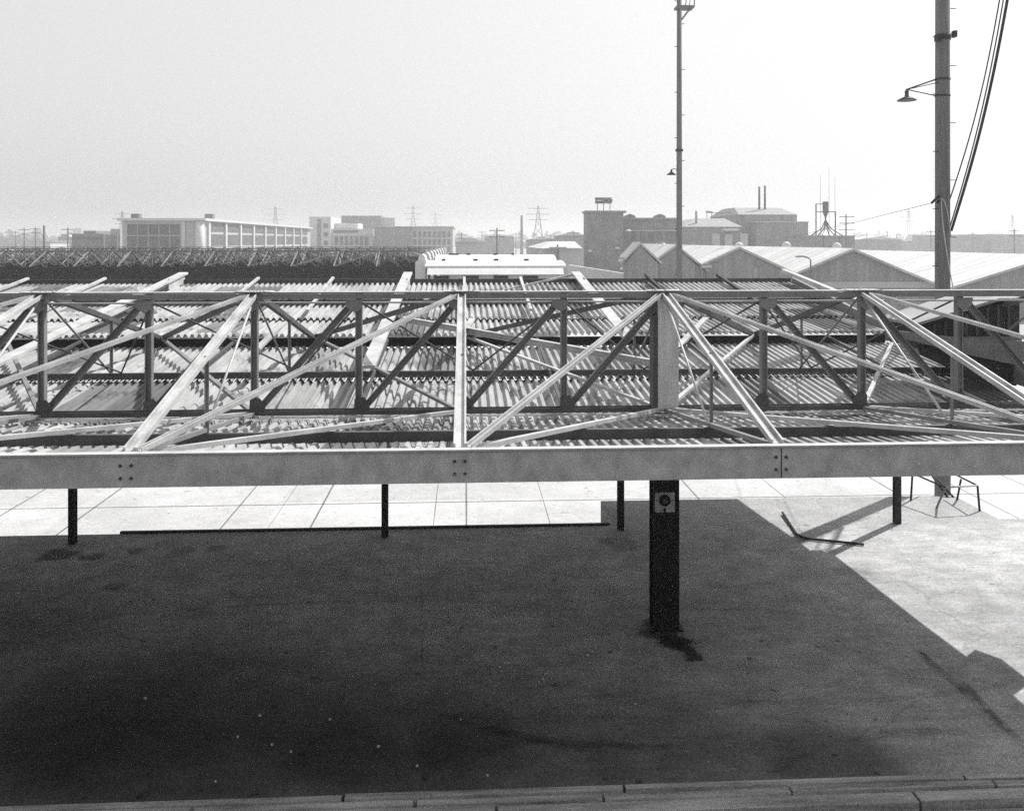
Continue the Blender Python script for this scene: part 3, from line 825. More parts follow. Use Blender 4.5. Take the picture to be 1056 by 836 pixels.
la.build('lamp_arm', 'black', tp)
MB().lathe((xq - 0.42, YQ, zz - 0.28), [(0.26, 0), (0.26, 0.02), (0.1, 0.12), (0.06, 0.16), (0.05, 0.28)], 14).build('lamp_shade', 'black', tp)
for i in range(14):
    z = 3 + i * 1.2; s = -1 if i % 2 else 1
    MB().tube((xq + s * 0.12, YQ - 0.05, z), (xq + s * 0.27, YQ - 0.05, z), 0.02, n=6).build('step_bolt', 'black', tp)

# ================================================================== FAR CANOPIES
ends = [(436, 262, 67), (440.5, 260.2, 73), (444, 259, 79), (447, 258, 85), (450, 257.2, 91), (452.5, 256.5, 98), (455, 255.8, 106), (457.5, 255.2, 115)]
names = ['nearest of the far dark canopies, its deep black fascia facing the yard', 'second of the far dark canopies, just behind the nearest one'] + ['%s of the far dark canopies counted from the yard' % q for q in ('third', 'fourth', 'fifth', 'sixth', 'seventh')] + ['farthest of the far dark truss canopies on the left']
for i, (pe, pt, Y) in enumerate(ends):
    xe = gx(pe, Y)
    zt = 5.35
    zb = 3.35
    fc = thing('far_canopy', (xe - 20, Y, GR), names[i], 'canopy', 'dark truss canopies across the yard')
    x0 = xe - 85
    ff = EYE - (291 - HOR) / F * Y if i == 0 else 3.6
    ft = EYE - (274.5 - HOR) / F * Y if i == 0 else 4.0
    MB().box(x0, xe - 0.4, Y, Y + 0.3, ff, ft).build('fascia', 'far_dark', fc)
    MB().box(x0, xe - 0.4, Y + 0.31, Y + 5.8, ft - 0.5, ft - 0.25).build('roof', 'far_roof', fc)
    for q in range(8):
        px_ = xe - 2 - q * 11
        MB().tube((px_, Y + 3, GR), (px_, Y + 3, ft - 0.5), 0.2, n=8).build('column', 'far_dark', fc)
    zt = 5.12 + random.uniform(-0.12, 0.1)
    tr = MB()
    tr.bar((x0, Y + 3, zt), (xe - 1, Y + 3, zt), 0.06, 0.06)
    k = 0
    xx = x0 + random.uniform(0, 1.5)
    while xx < xe - 3:
        tr.bar((xx, Y + 3, ft - 0.25), (xx, Y + 3, zt), 0.07, 0.07, up=(0, 1, 0))
        tr.bar((xx, Y + 3, zt), (xx + 1.6, Y + 3, ft - 0.2), 0.06, 0.06, up=(0, 1, 0))
        if k % 2 == 0:
            tr.bar((xx, Y + 3, zt), (xx, Y + 0.3, ft), 0.10, 0.05)
            tr.bar((xx, Y + 3, zt), (xx - 3.2, Y + 0.3, ft), 0.08, 0.05)
            tr.bar((xx, Y + 3, zt), (xx, Y + 5.6, ft), 0.10, 0.05)
            tr.bar((xx, Y + 3, zt), (xx + 3.2, Y + 5.6, ft), 0.08, 0.05)
        xx += 1.6; k += 1
    tr.build('truss', 'far_mid', fc)
    # the white rounded end panel
    ze = EYE - (pt - HOR) / F * Y
    w_ = 0.55
    prof = [(xe - w_, ff - 0.2), (xe + w_ * 0.3, ff - 0.2), (xe + w_ * 0.5, ze - 0.5)] + [(xe + w_ * 0.5 * math.cos(a_) - w_ * 0.1, ze - 0.45 + 0.45 * math.sin(a_)) for a_ in [j * math.pi / 8 for j in range(0, 9)]] + [(xe - w_, ze - 0.6)]
    MB().extrude_xz(prof, Y - 0.4, Y + 2.5).build('end_panel', 'white', fc, label='white rounded end panel')

# white rounded roofs across the yard
def white_roof(px0, px1, ptop, pmid, pbot, Y, label):
    xa, xb = gx(px0, Y), gx(px1, Y)
    z0 = EYE - (pbot - HOR) / F * Y; z1 = EYE - (pmid - HOR) / F * Y
    zt = EYE - (ptop - HOR) / F * (Y + 3)
    o = thing('white_shelter', ((xa + xb) / 2, Y + 3, GR), label, 'shelter')
    MB().hexa([(xa, Y - 1.1, z0), (xb, Y - 1.1, z0), (xb, Y - 0.9, z0), (xa, Y - 0.9, z0), (xa, Y - 0.34, z1 - 0.16), (xb, Y - 0.34, z1 - 0.16), (xb, Y - 0.14, z1 - 0.13), (xa, Y - 0.14, z1 - 0.13)]).build('front_panel', 'white', o)
    MB().box(xa + 0.2, xb - 0.2, Y - 0.5, Y - 0.3, GR, z0 - 0.10).build('wall', 'pale_wall', o)
    MB().box(xa, xb, Y + 0.21, Y + 6, z0, z0 + 0.15).build('deck', 'pale_wall', o)
    r = MB(); n = 12
    prof = []
    for j in range(n + 1):
        t_ = j / n
        prof.append((Y - 0.25 + 6.5 * t_, z1 + (zt - z1) * math.sin(math.pi * t_) ** 0.7))
    pr2 = prof + [(y, z - 0.12) for y, z in prof[::-1]]
    a_ = [r.bm.verts.new((xa - 0.2, y, z)) for y, z in pr2]; b2 = [r.bm.verts.new((xb + 0.25, y, z)) for y, z in pr2]
    for j in range(len(pr2)):
        k = (j + 1) % len(pr2); r.bm.faces.new((a_[j], a_[k], b2[k], b2[j]))
    r.bm.faces.new(a_[::-1]); r.bm.faces.new(b2)
    r.build('roof', 'white', o)
    for x in (xa + 0.3, (xa + xb) / 2, xb - 0.4):
        MB().box(x, x + 0.3, Y + 2.8, Y + 3.1, GR, z0).build('column', 'pale_wall', o)
    q = MB()
    x = xa + 1.0
    while x < xb - 1:
        MB().box(x, x + random.choice((0.25, 0.35, 0.9)), Y + 2.3, Y + 2.7, zt - 0.08, zt + 0.12).build('vent', 'far_dark', o)
        x += random.uniform(1.4, 3.2)
    x = xa + 0.5
    while x < xb - 1:
        MB().box(x, x + 1.1, Y - 0.56, Y - 0.503, z0 - 0.45, z0 - 0.12).build('drain_gap', 'far_dark', o)
        x += 2.2
    return o
white_roof(441, 580, 268.5, 274.0, 282.5, 66, 'white rounded shelter roof in front, low across the yard')
white_roof(451, 571, 262.5, 268.5, 275, 80, 'white rounded shelter roof just behind the front one')

# ================================================================== FAR BUILDINGS
def block(name, px0, px1, ptop, Y, depth, m, parent=None, zbase=GR, label=None):
    xa, xb = gx(px0, Y), gx(px1, Y)
    zt = EYE - (ptop - HOR) / F * dep((px0 + px1) / 2, Y)
    return MB().box(xa, xb, Y, Y + depth, zbase, zt).build(name, m, parent, label=label), xa, xb, zt

# long pale factory on the left: one face towards us, one running away
YB0, YB1 = 205.0, 345.0
bxL, bxR = gx(126, YB0), gx(209, YB0)
zB = EYE + 22.5 / F * YB0
lb = thing('factory_building', ((bxL + bxR) / 2, YB0, GR), 'long pale flat-roofed factory with a row of big window bays on its right side', 'building')
MB().box(bxL, bxR, YB0, YB1, GR, zB - 0.6).build('wall', 'pale_wall', lb)
MB().box(bxL - 0.9, bxR + 0.9, YB0 - 0.9, YB1, zB - 0.58, zB).build('roof', 'white', lb)
# front: glazed panels between slender ribs
xa = bxL + 1.0
nbay = 5
wb = (bxR - 5.0 - xa) / nbay
for q in range(nbay):
    fr = MB().box(xa + q * wb + 0.15, xa + (q + 1) * wb - 0.15, YB0 - 0.12, YB0 - 0.003, 2.0, zB - 1.4).build('window', 'window', lb)
    for j in range(1, 3):
        z = 2.0 + j * (zB - 3.4) / 3
        MB().box(xa + q * wb + 0.15, xa + (q + 1) * wb - 0.15, YB0 - 0.2, YB0 - 0.123, z - 0.1, z + 0.1).build('transom', 'pale_wall', fr)
MB().box(bxR - 4.6, bxR - 3.9, YB0 - 0.4, YB0 - 0.003, GR, zB - 0.6).build('pilaster', 'white', lb)
MB().tube((bxR - 0.6, YB0 - 0.2, GR), (bxR - 0.6, YB0 - 0.2, zB - 0.7), 1.0, n=16).build('pilaster', 'white', lb)
nb = 9
for q in range(nb):
    y0 = YB0 + 4 + q * (YB1 - YB0 - 10) / nb; y1 = y0 + (YB1 - YB0 - 10) / nb
    for (za_, zb2) in ((2.2, 4.0), (4.8, zB - 3.6), (zB - 2.9, zB - 0.9)):
        MB().box(bxR + 0.003, bxR + 0.12, y0 + 0.9, y1 - 0.9, za_, zb2).build('window', 'window', lb)
    MB().box(bxR + 0.003, bxR + 0.5, y0 - 0.7, y0 + 0.7, GR, zB - 0.6).build('pilaster', 'white', lb)
for px in (135, 211):
    x = gx(px, YB0 + 20)
    MB().box(x, x + 2.0, YB0 + 20, YB0 + 22, zB + 0.003, zB + 1.6).build('roof_vent', 'far_mid', lb)
# small left neighbours
sb = thing('low_factory', (gx(92, 260), 260, GR), 'small grey stepped building left of the long pale factory', 'building')
block('wall', 74, 107, 241, 260, 30, 'mid_wall', sb)
block('upper_storey', 86, 99, 238, 264, 20, 'mid_wall', sb)
o_, xa, xb, zt = block('canopy_edge', 74, 107, 246, 259.6, 0.38, 'window', sb, zbase=EYE + 0.8)
sb2 = thing('annex_building', (gx(117, 240), 240, GR), 'narrow grey annex against the left end of the long factory', 'building')
block('wall', 108, 121, 242, 240, 25, 'mid_wall', sb2); block('upper_storey', 114, 124, 236, 241, 18, 'pale_wall', sb2)
sh = thing('low_shed', (gx(38, 300), 300, GR), 'low pale shed at the far left horizon behind the canopies', 'shed')
block('wall', 30, 52, 249.5, 300, 14, 'white', sh); block('roof', 29, 53, 248.6, 299.5, 15, 'white_roof', sh, zbase=EYE - 0.35)
# office with white stair tower
YO = 360.0
of = thing('office_building', (gx(350, YO), YO, GR), 'white stepped office block with a stair tower in the left distance', 'building')
o_, xa, xb, zt = block('stair_tower', 319, 341, 223.5, YO, 30, 'white', of)
for z in (zt - 3.5, zt - 7, zt - 10.5):
    MB().box(gx(334, YO), gx(338, YO), YO - 0.2, YO - 0.003, z - 1.0, z + 0.8).build('window', 'window', of)
MB().box(gx(327, YO), gx(331, YO), YO - 0.25, YO - 0.004, 3, zt - 1).build('tower_recess', 'mid_wall', of)
o_, xa, xb, zt = block('wall', 341.3, 385, 236, YO + 2, 30, 'white', of)
for q in range(7):
    x = xa + 1.5 + q * (xb - xa - 3) / 7
    MB().box(x, x + 1.4, YO + 1.8, YO + 1.997, 4.0, 7.8).build('window', 'window', of)
MB().box(xa + 1, xb - 6, YO + 1.8, YO + 1.997, zt - 1.6, zt - 0.6).build('window', 'window', of)
o_, xa, xb, zt = block('upper_storey', 341.3, 369, 230.2, YO + 10, 18, 'white', of)
rb = thing('rear_block', (gx(385, 430), 430, GR), 'grey flat-topped block rising behind the white office', 'building')
block('wall', 352, 393, 222.5, 430, 30, 'mid_wall', rb); block('wing', 393.3, 407, 224.5, 432, 30, 'pale_wall', rb)
lo = thing('long_block', (gx(430, 340), 340, GR), 'low grey block with a gridded window front right of the white office', 'building')
o_, xa, xb, zt = block('wall', 386, 424, 234, 340, 40, 'mid_wall', lo)
o_, xa, xb, zt = block('wing', 424.2, 467, 234.5, 341, 60, 'pale_wall', lo)
for q in range(8):
    for j in range(3):
        x = xa + 0.8 + q * (xb - xa - 1.0) / 8
        MB().box(x, x + 1.1, 340.85, 340.997, 1.5 + j * 2.9, 3.6 + j * 2.9).build('window', 'window', lo)
block('roof_edge', 386, 468, 233.2, 339.5, 62, 'pale_wall', lo, zbase=EYE + 13.6 / F * 340)

# dark brick mill with a sign on its roof
YM = 165.0
ml = thing('brick_mill', (gx(650, YM), YM, GR), 'tall dark brick mill block with a lower wing, left of the tall slender pole', 'building')
o_, xa, xb, zmt = block('wall', 605.5, 643, 219.5, YM, 5, 'dark_wall', ml)
MB().box(xa - 0.3, xb + 0.5, YM - 0.3, YM + 5, zmt + 0.003, zmt + 0.4).build('parapet', 'dark_wall', ml)
o_, xa2, xb2, zw = block('wing', 643.2, 702, 226.5, YM + 4, 12, 'dark_wall', ml)
MB().box(xa2, xb2, YM + 3.7, YM + 16, zw + 0.003, zw + 0.35).build('cornice', 'mid_wall', ml)
for px in (650, 681):
    x = gx(px, YM + 8)
    MB().extrude_xz([(x - 1.2, zw + 0.36), (x + 1.2, zw + 0.36), (x + 0.9, zw + 0.9), (x, zw + 1.25), (x - 0.9, zw + 0.9)], YM + 8, YM + 10).build('roof_vent', 'mid_wall', ml)
for q in range(6):
    x = xa2 + 1.5 + q * 1.7
    for z in (3.0, 6.0):
        MB().box(x, x + 0.9, YM + 3.9, YM + 3.997, z, z + 1.6).build('window', 'window', ml)
MB().box(xa2 + 0.5, xb2 - 0.4, YM + 3.8, YM + 3.995, zw - 2.2, zw - 2.0).build('string_course', 'pale_wall', ml)
for px, py in ((608, 259), (636, 256), (648, 238), (684, 252)):
    p = at(px, py, YM - 0.4)
    tag(MB().lathe((p.x, YM - 0.55, p.z), [(0.5, -0.12), (0.52, 0.0), (0.3, 0.2), (0.1, 0.28)], 12).build('wall_lamp', 'white', ml), None)
rs = thing('rooftop_sign', (gx(622, YM + 2), YM + 2, zmt + 0.4), 'small dark lettered sign board on stilts on top of the brick mill', 'sign')
s0, s1 = at(613.8, 210, YM + 2), at(630.8, 203.8, YM + 2)
bo = MB().box(s0.x, s1.x, YM + 1.9, YM + 2.1, s0.z, s1.z).build('board', 'sign', rs)
for px in (616, 622.5, 629):
    x = gx(px, YM + 2)
    MB().box(x - 0.06, x + 0.06, YM + 1.94, YM + 2.06, zmt + 0.4, s0.z - 0.003).build('leg', 'far_steel', rs)
tcu = bpy.data.curves.new('lettering', 'FONT'); tcu.body = 'CO'; tcu.size = 1.25; tcu.extrude = 0.02
to = bpy.data.objects.new('lettering_source', tcu); COL.objects.link(to)
bpy.context.view_layer.update()
tme = bpy.data.meshes.new_from_object(to.evaluated_get(bpy.context.evaluated_depsgraph_get()))
bpy.data.objects.remove(to)
tme.transform(Matrix.Translation((s0.x + 1.5, YM + 1.87, s0.z + 0.12)) @ Matrix.Rotation(R(90), 4, 'X'))
tme.transform(Matrix.Translation(-Vector(rs.location)))
tme.materials.append(M['pale_wall'])
tob = bpy.data.objects.new('lettering', tme); COL.objects.link(tob); tob.parent = bo
MB().box(s0.x + 0.2, s0.x + 1.4, YM + 1.85, YM + 1.896, s0.z + 0.4, s0.z + 0.72).build('lettering', 'pale_wall', bo)

# gabled sheds
def gable(name, peak, el, er, Y, depth, label, wall='grey_wall', roof='white_roof', group=None, over=0.5):
    """peak/el/er: pixels of ridge and eaves on the front wall"""
    p, a, b = at(*peak, Y), at(*el, Y), at(*er, Y)
    o = thing(name, (p.x, Y, GR), label, 'shed', group)
    MB().extrude_xz([(a.x, GR), (b.x, GR), (b.x, b.z), (p.x, p.z), (a.x, a.z)], Y, Y + depth).build('wall', wall, o)
    t_ = 0.22
    def off(q, dz): return (q.x, q.z + dz)
    la = (a.x - 0.3, a.z - 0.1); rb_ = (b.x + 0.3, b.z - 0.1)
    MB().extrude_xz([(la[0], la[1] + 0.01), (p.x, p.z + 0.01), (p.x, p.z + t_), (la[0], la[1] + t_)], Y - over, Y + depth + 0.5).build('roof', roof, o)
    MB().extrude_xz([(p.x + 0.002, p.z + 0.01), (rb_[0], rb_[1] + 0.01), (rb_[0], rb_[1] + t_), (p.x + 0.002, p.z + t_)], Y - over, Y + depth + 0.5).build('roof', roof, o)
    return o, p, a, b
G = 'gabled warehouses right of the slender pole'
g1, *_ = gable('gabled_shed', (660, 252.5), (648.5, 267), (678.5, 271.5), 72.5, 2.5, 'small gabled shed directly in front of the brick mill', roof='pale_wall', group=G, over=0.15)
g1b, *_ = gable('gabled_shed', (697, 254.5), (674, 273), (727, 280), 74, 15, 'small gabled shed standing right behind the slender pole', group=G, over=0.2)
g2, p, a, b = gable('gabled_shed', (762, 257), (716, 278.5), (833, 290), 75, 18, 'middle gabled warehouse with a small sign at its left corner', group=G, over=0.2)
MB().box(gx(779, 75) , gx(785, 75), 74.9, 74.997, gz(780, 274, 75), gz(780, 268, 75)).build('louvre', 'mid_wall', g2)
g3, p, a, b = gable('gabled_shed', (877.5, 258.5), (776, 302), (973, 299), 76, 64, 'wide gabled warehouse immediately left of the near utility pole', group=G)
MB().box(a.x, b.x, 75.9, 75.997, gz(877, 297, 76), gz(877, 290.5, 76)).build('wall_band', 'pale_wall', g3)
g4, p, a, b = gable('gabled_shed', (1085, 265), (975, 299), (1195, 299), 76, 64, 'wide gabled warehouse cut off by the right edge of the photo', group=G)
# small sign and lean-to at the left corner of the middle shed
sg = thing('wall_sign', (gx(731, 73.5), 73.5, GR), 'small framed pale sign standing at the corner of the middle warehouse', 'sign')
q0, q1 = at(721.5, 277.3, 73.5), at(739.5, 272.2, 73.5)
MB().box(q0.x, q1.x, 73.4, 73.6, q0.z, q1.z).build('frame', 'mid_wall', sg)
MB().box(q0.x + 0.1, q1.x - 0.5, 73.3, 73.397, q0.z + 0.09, q1.z - 0.09).build('panel', 'pale_wall', sg)
for x in (q0.x + 0.2, q1.x - 0.2):
    MB().box(x - 0.06, x + 0.06, 73.45, 73.55, GR, q0.z - 0.003).build('leg', 'mid_wall', sg)
# low pale sheds by the road
ls = thing('roadside_shed', (gx(585, 150), 150, GR), 'low pale hipped shed beside the road, left of the brick mill', 'shed')
o_, xa, xb, zt = block('wall', 577, 602, 256, 150, 30, 'pale_wall', ls)
MB().hexa([(xa - 3.4, 149.2, zt + 0.003), (xb - 0.3, 149.2, zt + 0.003), (xb - 0.3, 181, zt + 0.003), (xa - 3.4, 181, zt + 0.003), (xa - 0.4, 160, zt + 1.15), (xb - 0.3, 160, zt + 1.15), (xb - 0.3, 170, zt + 1.15), (xa - 0.4, 170, zt + 1.15)]).build('roof', 'white_roof', ls)
# loading wall leading right from the yard
lw = MB().hexa([(gx(586, 92), 92, GR), (gx(650, 78), 78, GR), (gx(652, 78.4), 78.4, GR), (gx(588, 92.4), 92.4, GR), (gx(586, 92), 92, gz(586, 273, 92)), (gx(650, 78), 78, gz(650, 283, 78)), (gx(652, 78.4), 78.4, gz(650, 283, 78)), (gx(588, 92.4), 92.4, gz(586, 273, 92))])
tag(lw.build('yard_wall', 'white'), 'low white wall slanting beside the road below the brick mill', 'wall')

# power house with two stacks
YW = 215.0
pw = thing('power_house', (gx(795, YW), YW, GR), 'grey power house with two dark chimney stacks behind the warehouses', 'building')
xa, xb = gx(769, YW), gx(822, YW)
def wz(py): return EYE - (py - HOR) / F * dep(795, YW)
MB().box(xa - 1.6, xb, YW, YW + 26, GR, wz(221.5)).build('wall', 'mid_wall', pw)
MB().hexa([(xa - 1.9, YW - 0.4, wz(221.4)), (xb + 0.2, YW - 0.4, wz(221.4)), (xb + 0.2, YW + 26, wz(221.4)), (xa - 1.9, YW + 26, wz(221.4)), (xa - 0.4, YW + 8, wz(213.0)), (xb - 1.4, YW + 8, wz(213.0)), (xb - 1.4, YW + 18, wz(213.0)), (xa - 0.4, YW + 18, wz(213.0))]).build('roof', 'grey_wall', pw)
MB().box(gx(780, YW - 6), gx(833.5, YW - 6), YW - 6, YW - 0.01, GR, gz(800, 229.5, YW - 6)).build('annex', 'mid_wall', pw)
MB().box(gx(779.5, YW - 6), gx(834, YW - 6), YW - 6.3, YW - 0.02, gz(800, 229.4, YW - 6), gz(800, 228.3, YW - 6)).build('annex_roof', 'pale_wall', pw)
for px, pt in ((783, 192.5), (788.8, 191.5)):
    x = gx(px, YW + 6)
    MB().tube((x, YW + 6, wz(216)), (x, YW + 6, gz(px, pt, YW + 6)), 0.28, 0.24, 12).build('chimney', 'far_dark', pw)
for q in range(6):
    x = gx(784 + q * 7, YW - 6)
    MB().box(x, x + 0.18, YW - 6.12, YW - 6.003, GR, gz(800, 230.5, YW - 6)).build('pilaster', 'grey_wall', pw)
# works with a stepped hipped roof
wk = thing('works_building', (gx(740, 205), 205, GR), 'grey works building with a stepped roof crowned by a railing', 'building')
MB().box(gx(704, 205), gx(764, 205), 205, 230, GR, gz(740, 234, 205)).build('wall', 'mid_wall', wk)
def frustum(px0, px1, px2, px3, pb, pt, Y, d):
    za_, zb2 = gz(740, pb, Y), gz(740, pt, Y)
    return MB().hexa([(gx(px0, Y), Y, za_), (gx(px1, Y), Y, za_), (gx(px1, Y), Y + d, za_), (gx(px0, Y), Y + d, za_), (gx(px2, Y), Y + d * 0.3, zb2), (gx(px3, Y), Y + d * 0.3, zb2), (gx(px3, Y), Y + d * 0.7, zb2), (gx(px2, Y), Y + d * 0.7, zb2)])
frustum(703, 766, 727, 757, 233.9, 224.5, 204.6, 26).build('roof', 'grey_wall', wk)
rm = MB()
for px in (729, 734, 739, 744, 749, 754):
    x = gx(px, 215); rm.bar((x, 215, gz(740, 226, 215)), (x, 215, gz(740, 219.5, 215)), 0.15, 0.15, up=(0, 1, 0))
rm.bar((gx(728, 215), 215, gz(740, 219.5, 215)), (gx(755, 215), 215, gz(740, 219.5, 215)), 0.15, 0.15)
rm.bar((gx(728, 215), 215, gz(740, 218, 215)), (gx(735, 215), 215, gz(740, 219, 215)), 0.6, 0.3)
rm.build('railing', 'far_mid', wk)
x = gx(718, 208); MB().tube((x, 208, gz(718, 236, 208)), (x, 208, gz(718, 217.5, 208)), 0.28, n=10).build('chimney', 'mid_wall', wk)
MB().box(gx(746, 203), gx(761, 203), 202.5, 204.5, gz(750, 238, 203), gz(750, 235.6, 203)).build('loading_hood', 'white', wk)
for px in (735, 748, 764):
    MB().box(gx(px, 204), gx(px + 8, 204), 204.4, 204.99, GR, gz(750, 241, 204)).build('door', 'pale_wall', wk)
# hopper on legs
YHp = 190.0
hp_ = thing('hopper_tower', (gx(851, YHp), YHp, GR), 'dark conical hopper on a spidery frame right of the power house', 'hopper')
cx = gx(851.3, YHp)
zs = [gz(851, q, YHp) for q in (208, 219, 224, 228)]
MB().lathe((cx, YHp, 0), [(0.55, zs[0]), (0.62, zs[0] - 0.1), (0.62, zs[1]), (0.2, zs[2]), (0.12, zs[3])], 14).build('hopper', 'far_dark', hp_)
fr = MB()
for px in (841.5, 861.5):
    x = gx(px, YHp); fr.bar((x, YHp, GR), (x, YHp, gz(851, 211 if px < 850 else 218, YHp)), 0.22, 0.22, up=(0, 1, 0))
for py, a_, b2 in ((210.5, 841, 849), (218.5, 841, 862)):
    fr.bar((gx(a_, YHp), YHp, gz(851, py, YHp)), (gx(b2, YHp), YHp, gz(851, py, YHp)), 0.18, 0.18)
fr.build('frame', 'far_dark', hp_)
for px in (834, 842, 847, 855, 861, 870):
    MB().path([(cx, YHp, zs[3] + 0.3), ((cx + gx(px, YHp)) / 2 * 0.55 + cx * 0.45, YHp - 0.3, gz(851, 236, YHp)), (gx(px, YHp), YHp - 0.4, gz(851, 244, YHp))], 0.13, 6).build('chute', 'far_dark', hp_)
tk = thing('storage_bins', (gx(860, 188), 188, GR), 'row of low dark storage bins under the hopper', 'bin')
for a_, b2 in ((822, 849), (850, 865), (866, 881.5)):
    MB().box(gx(a_, 188), gx(b2, 188), 188, 192, GR, gz(850, 244, 188)).build('bin', 'dark_wall', tk)
    MB().box(gx(a_, 188) - 0.05, gx(b2, 188) + 0.05, 187.8, 192.1, gz(850, 243.9, 188), gz(850, 242.8, 188)).build('rim', 'mid_wall', tk)
for px, py in ((811, 251), (863, 252), (762, 251.5)):
    p = at(px, py, 150)
    tag(MB().lathe((p.x, 150, p.z - 1.2), [(0.7, 0), (0.75, 0.9), (0.55, 1.3), (0.2, 1.5)], 12).build('roof_ventilator', 'white'), 'white round ventilator %s' % {811: 'on the warehouse roof below the power house', 863: 'on the warehouse roof below the hopper', 762: 'on the warehouse roof below the stepped works'}[px], 'ventilator')
# street lamp in front of the big warehouse
sl = thing('street_lamp', (gx(836, 70), 70, GR), 'curved street lamp in front of the wide gabled warehouse', 'street lamp')
x = gx(836, 70)
MB().path([(x, 70, GR), (x, 70, gz(836, 268, 70)), (x - 0.25, 70, gz(836, 265.5, 70)), (x - 0.7, 70, gz(836, 264.2, 70)), (gx(823, 70), 70, gz(836, 264.5, 70))], 0.06, 8).build('post', 'far_steel', sl)
MB().box(gx(820.5, 70), gx(824, 70), 69.9, 70.1, gz(822, 265.3, 70), gz(822, 264.0, 70)).build('lamp_head', 'far_mid', sl)

# far right low warehouse
fw = thing('distant_warehouse', (gx(1040, 330), 330, GR), 'long low grey warehouse on the right horizon behind the white roofs', 'building')
block('wall', 1022, 1100, 241.5, 330, 60, 'mid_wall', fw)
block('wing', 985, 1021.8, 248.5, 332, 60, 'mid_wall', fw)

# telegraph poles on the horizon
def far_pole(px, ptop, Y, label, arms=2, r=0.14):
    x = gx(px, Y); zt = gz(px, ptop, Y)
    o = thing('telegraph_pole', (x, Y, GR), label, 'pole', 'telegraph poles on the horizon')
    MB().tube((x, Y, GR), (x, Y, zt), r * 1.3, r, 8).build('shaft', 'far_steel', o)
    for i in range(arms):
        z = zt - 0.6 - i * 1.2
        MB().box(x - 1.5, x + 1.5, Y - r * 1.5 - 0.14, Y - r * 1.5, z, z + 0.16).build('crossarm', 'far_steel', o)
    return o
far_pole(25, 235, 240, 'grey telegraph pole at far left, first one from the left edge')
far_pole(36.5, 234, 260, 'thin grey telegraph pole just left of the thick dark far-left pole')
far_pole(45.5, 232.5, 200, 'thickest dark telegraph pole on the far left horizon', 0, 0.25)
far_pole(70, 234.5, 220, 'grey telegraph pole just left of the small stepped building')
far_pole(512.5, 235, 170, 'telegraph pole standing by the road above the white shelters')
far_pole(575, 252, 150, 'short telegraph pole beside the low hipped roadside shed', 1)
far_pole(872.5, 221, 165, 'telegraph pole with wide crossarms right of the hopper', 3)
far_pole(960, 237, 230, 'grey telegraph pole just left of the near utility pole')
far_pole(1046, 236, 200, 'telegraph pole at the far right horizon')
far_pole(915, 238, 300, 'small hazy telegraph pole above the wide warehouse roof')
for px, pt, Y, lb_ in ((476, 240, 260, 'thin telegraph pole just right of the gridded block'), (497, 238, 330, 'faint telegraph pole left of the road above the white shelters'), (532, 240, 300, 'faint telegraph pole right of the road above the white shelters'),
                       (592, 238, 240, 'telegraph pole rising behind the low hipped roadside shed'), (568, 241, 280, 'thin telegraph pole between the tallest pylon and the hipped shed'), (894, 240, 260, 'hazy telegraph pole right of the storage bins'),
                       (925, 241, 340, 'smallest hazy telegraph pole above the wide warehouse roof'), (1003, 240, 280, 'hazy telegraph pole just right of the near utility pole'), (16, 238, 300, 'faintest telegraph pole at the left edge')):
    far_pole(px, pt, Y, lb_, 2, 0.11)
for px0, px1, pt, Y, m_, lb_ in ((470, 500, 250, 210, 'pale_wall', 'low pale shed left of the road beyond the white shelters'), (545, 572, 247, 320, 'mid_wall', 'low grey shed below the tallest pylon'), (575, 604, 243, 260, 'grey_wall', 'boxy grey shed against the left side of the brick mill'),
                                (500, 530, 244, 420, 'mid_wall', 'hazy grey shed at the far end of the road'), (885, 930, 247, 300, 'mid_wall', 'long hazy shed right of the storage bins'), (60, 74, 245, 320, 'pale_wall', 'tiny pale shed left of the small stepped building')):
    so_ = thing('low_shed', (gx((px0 + px1) / 2, Y), Y, GR), lb_, 'shed')
    o_, xa, xb, zt = block('wall', px0, px1, pt, Y, 12, m_, so_)
    MB().extrude_xz([(xa - 0.4, zt + 0.003), (xb + 0.4, zt + 0.003), ((xa + xb) / 2 + 0.5, zt + 1.1), ((xa + xb) / 2 - 0.5, zt + 1.1)], Y - 0.4, Y + 12.4).build('roof', 'white_roof', so_)
# lattice pylons
def pylon(px, ptop, Y, label, wd=5.0):
    x = gx(px, Y); zt = gz(px, ptop, Y)
    o = thing('transmission_tower', (x, Y, GR), label, 'pylon', 'hazy lattice pylons on the skyline')
    m_ = MB(); H = zt - GR
    def hw(t_): return wd / 2 * (1 - t_) ** 1.3 + 0.35
    lv = [0, 0.2, 0.38, 0.54, 0.68, 0.8, 0.9, 1.0]
    for sx, sy in ((1, 1), (1, -1), (-1, 1), (-1, -1)):
        for a_, b2 in zip(lv, lv[1:]):
            m_.bar((x + sx * hw(a_), Y + sy * hw(a_), GR + a_ * H), (x + sx * hw(b2), Y + sy * hw(b2), GR + b2 * H), 0.2, 0.2, up=(0, 1, 0))
    for a_, b2 in zip(lv, lv[1:]):
        for sy in (-1, 1):
            m_.bar((x - hw(a_), Y + sy * hw(a_), GR + a_ * H), (x + hw(b2), Y + sy * hw(b2), GR + b2 * H), 0.12, 0.12, up=(0, 1, 0))
            m_.bar((x + hw(a_), Y + sy * hw(a_), GR + a_ * H), (x - hw(b2), Y + sy * hw(b2), GR + b2 * H), 0.12, 0.12, up=(0, 1, 0))
    m_.build('tower', 'far_steel', o)
    for t_ in (0.7, 0.82, 0.94):
        z = GR + t_ * H; L = wd * (0.75 if t_ != 0.82 else 0.95)
        MB().bar((x - L, Y, z), (x + L, Y, z), 0.3, 0.25).build('crossarm', 'far_steel', o)
    return o
pylon(555, 212, 480, 'lattice pylon above the road, tallest one in the middle distance', 7)
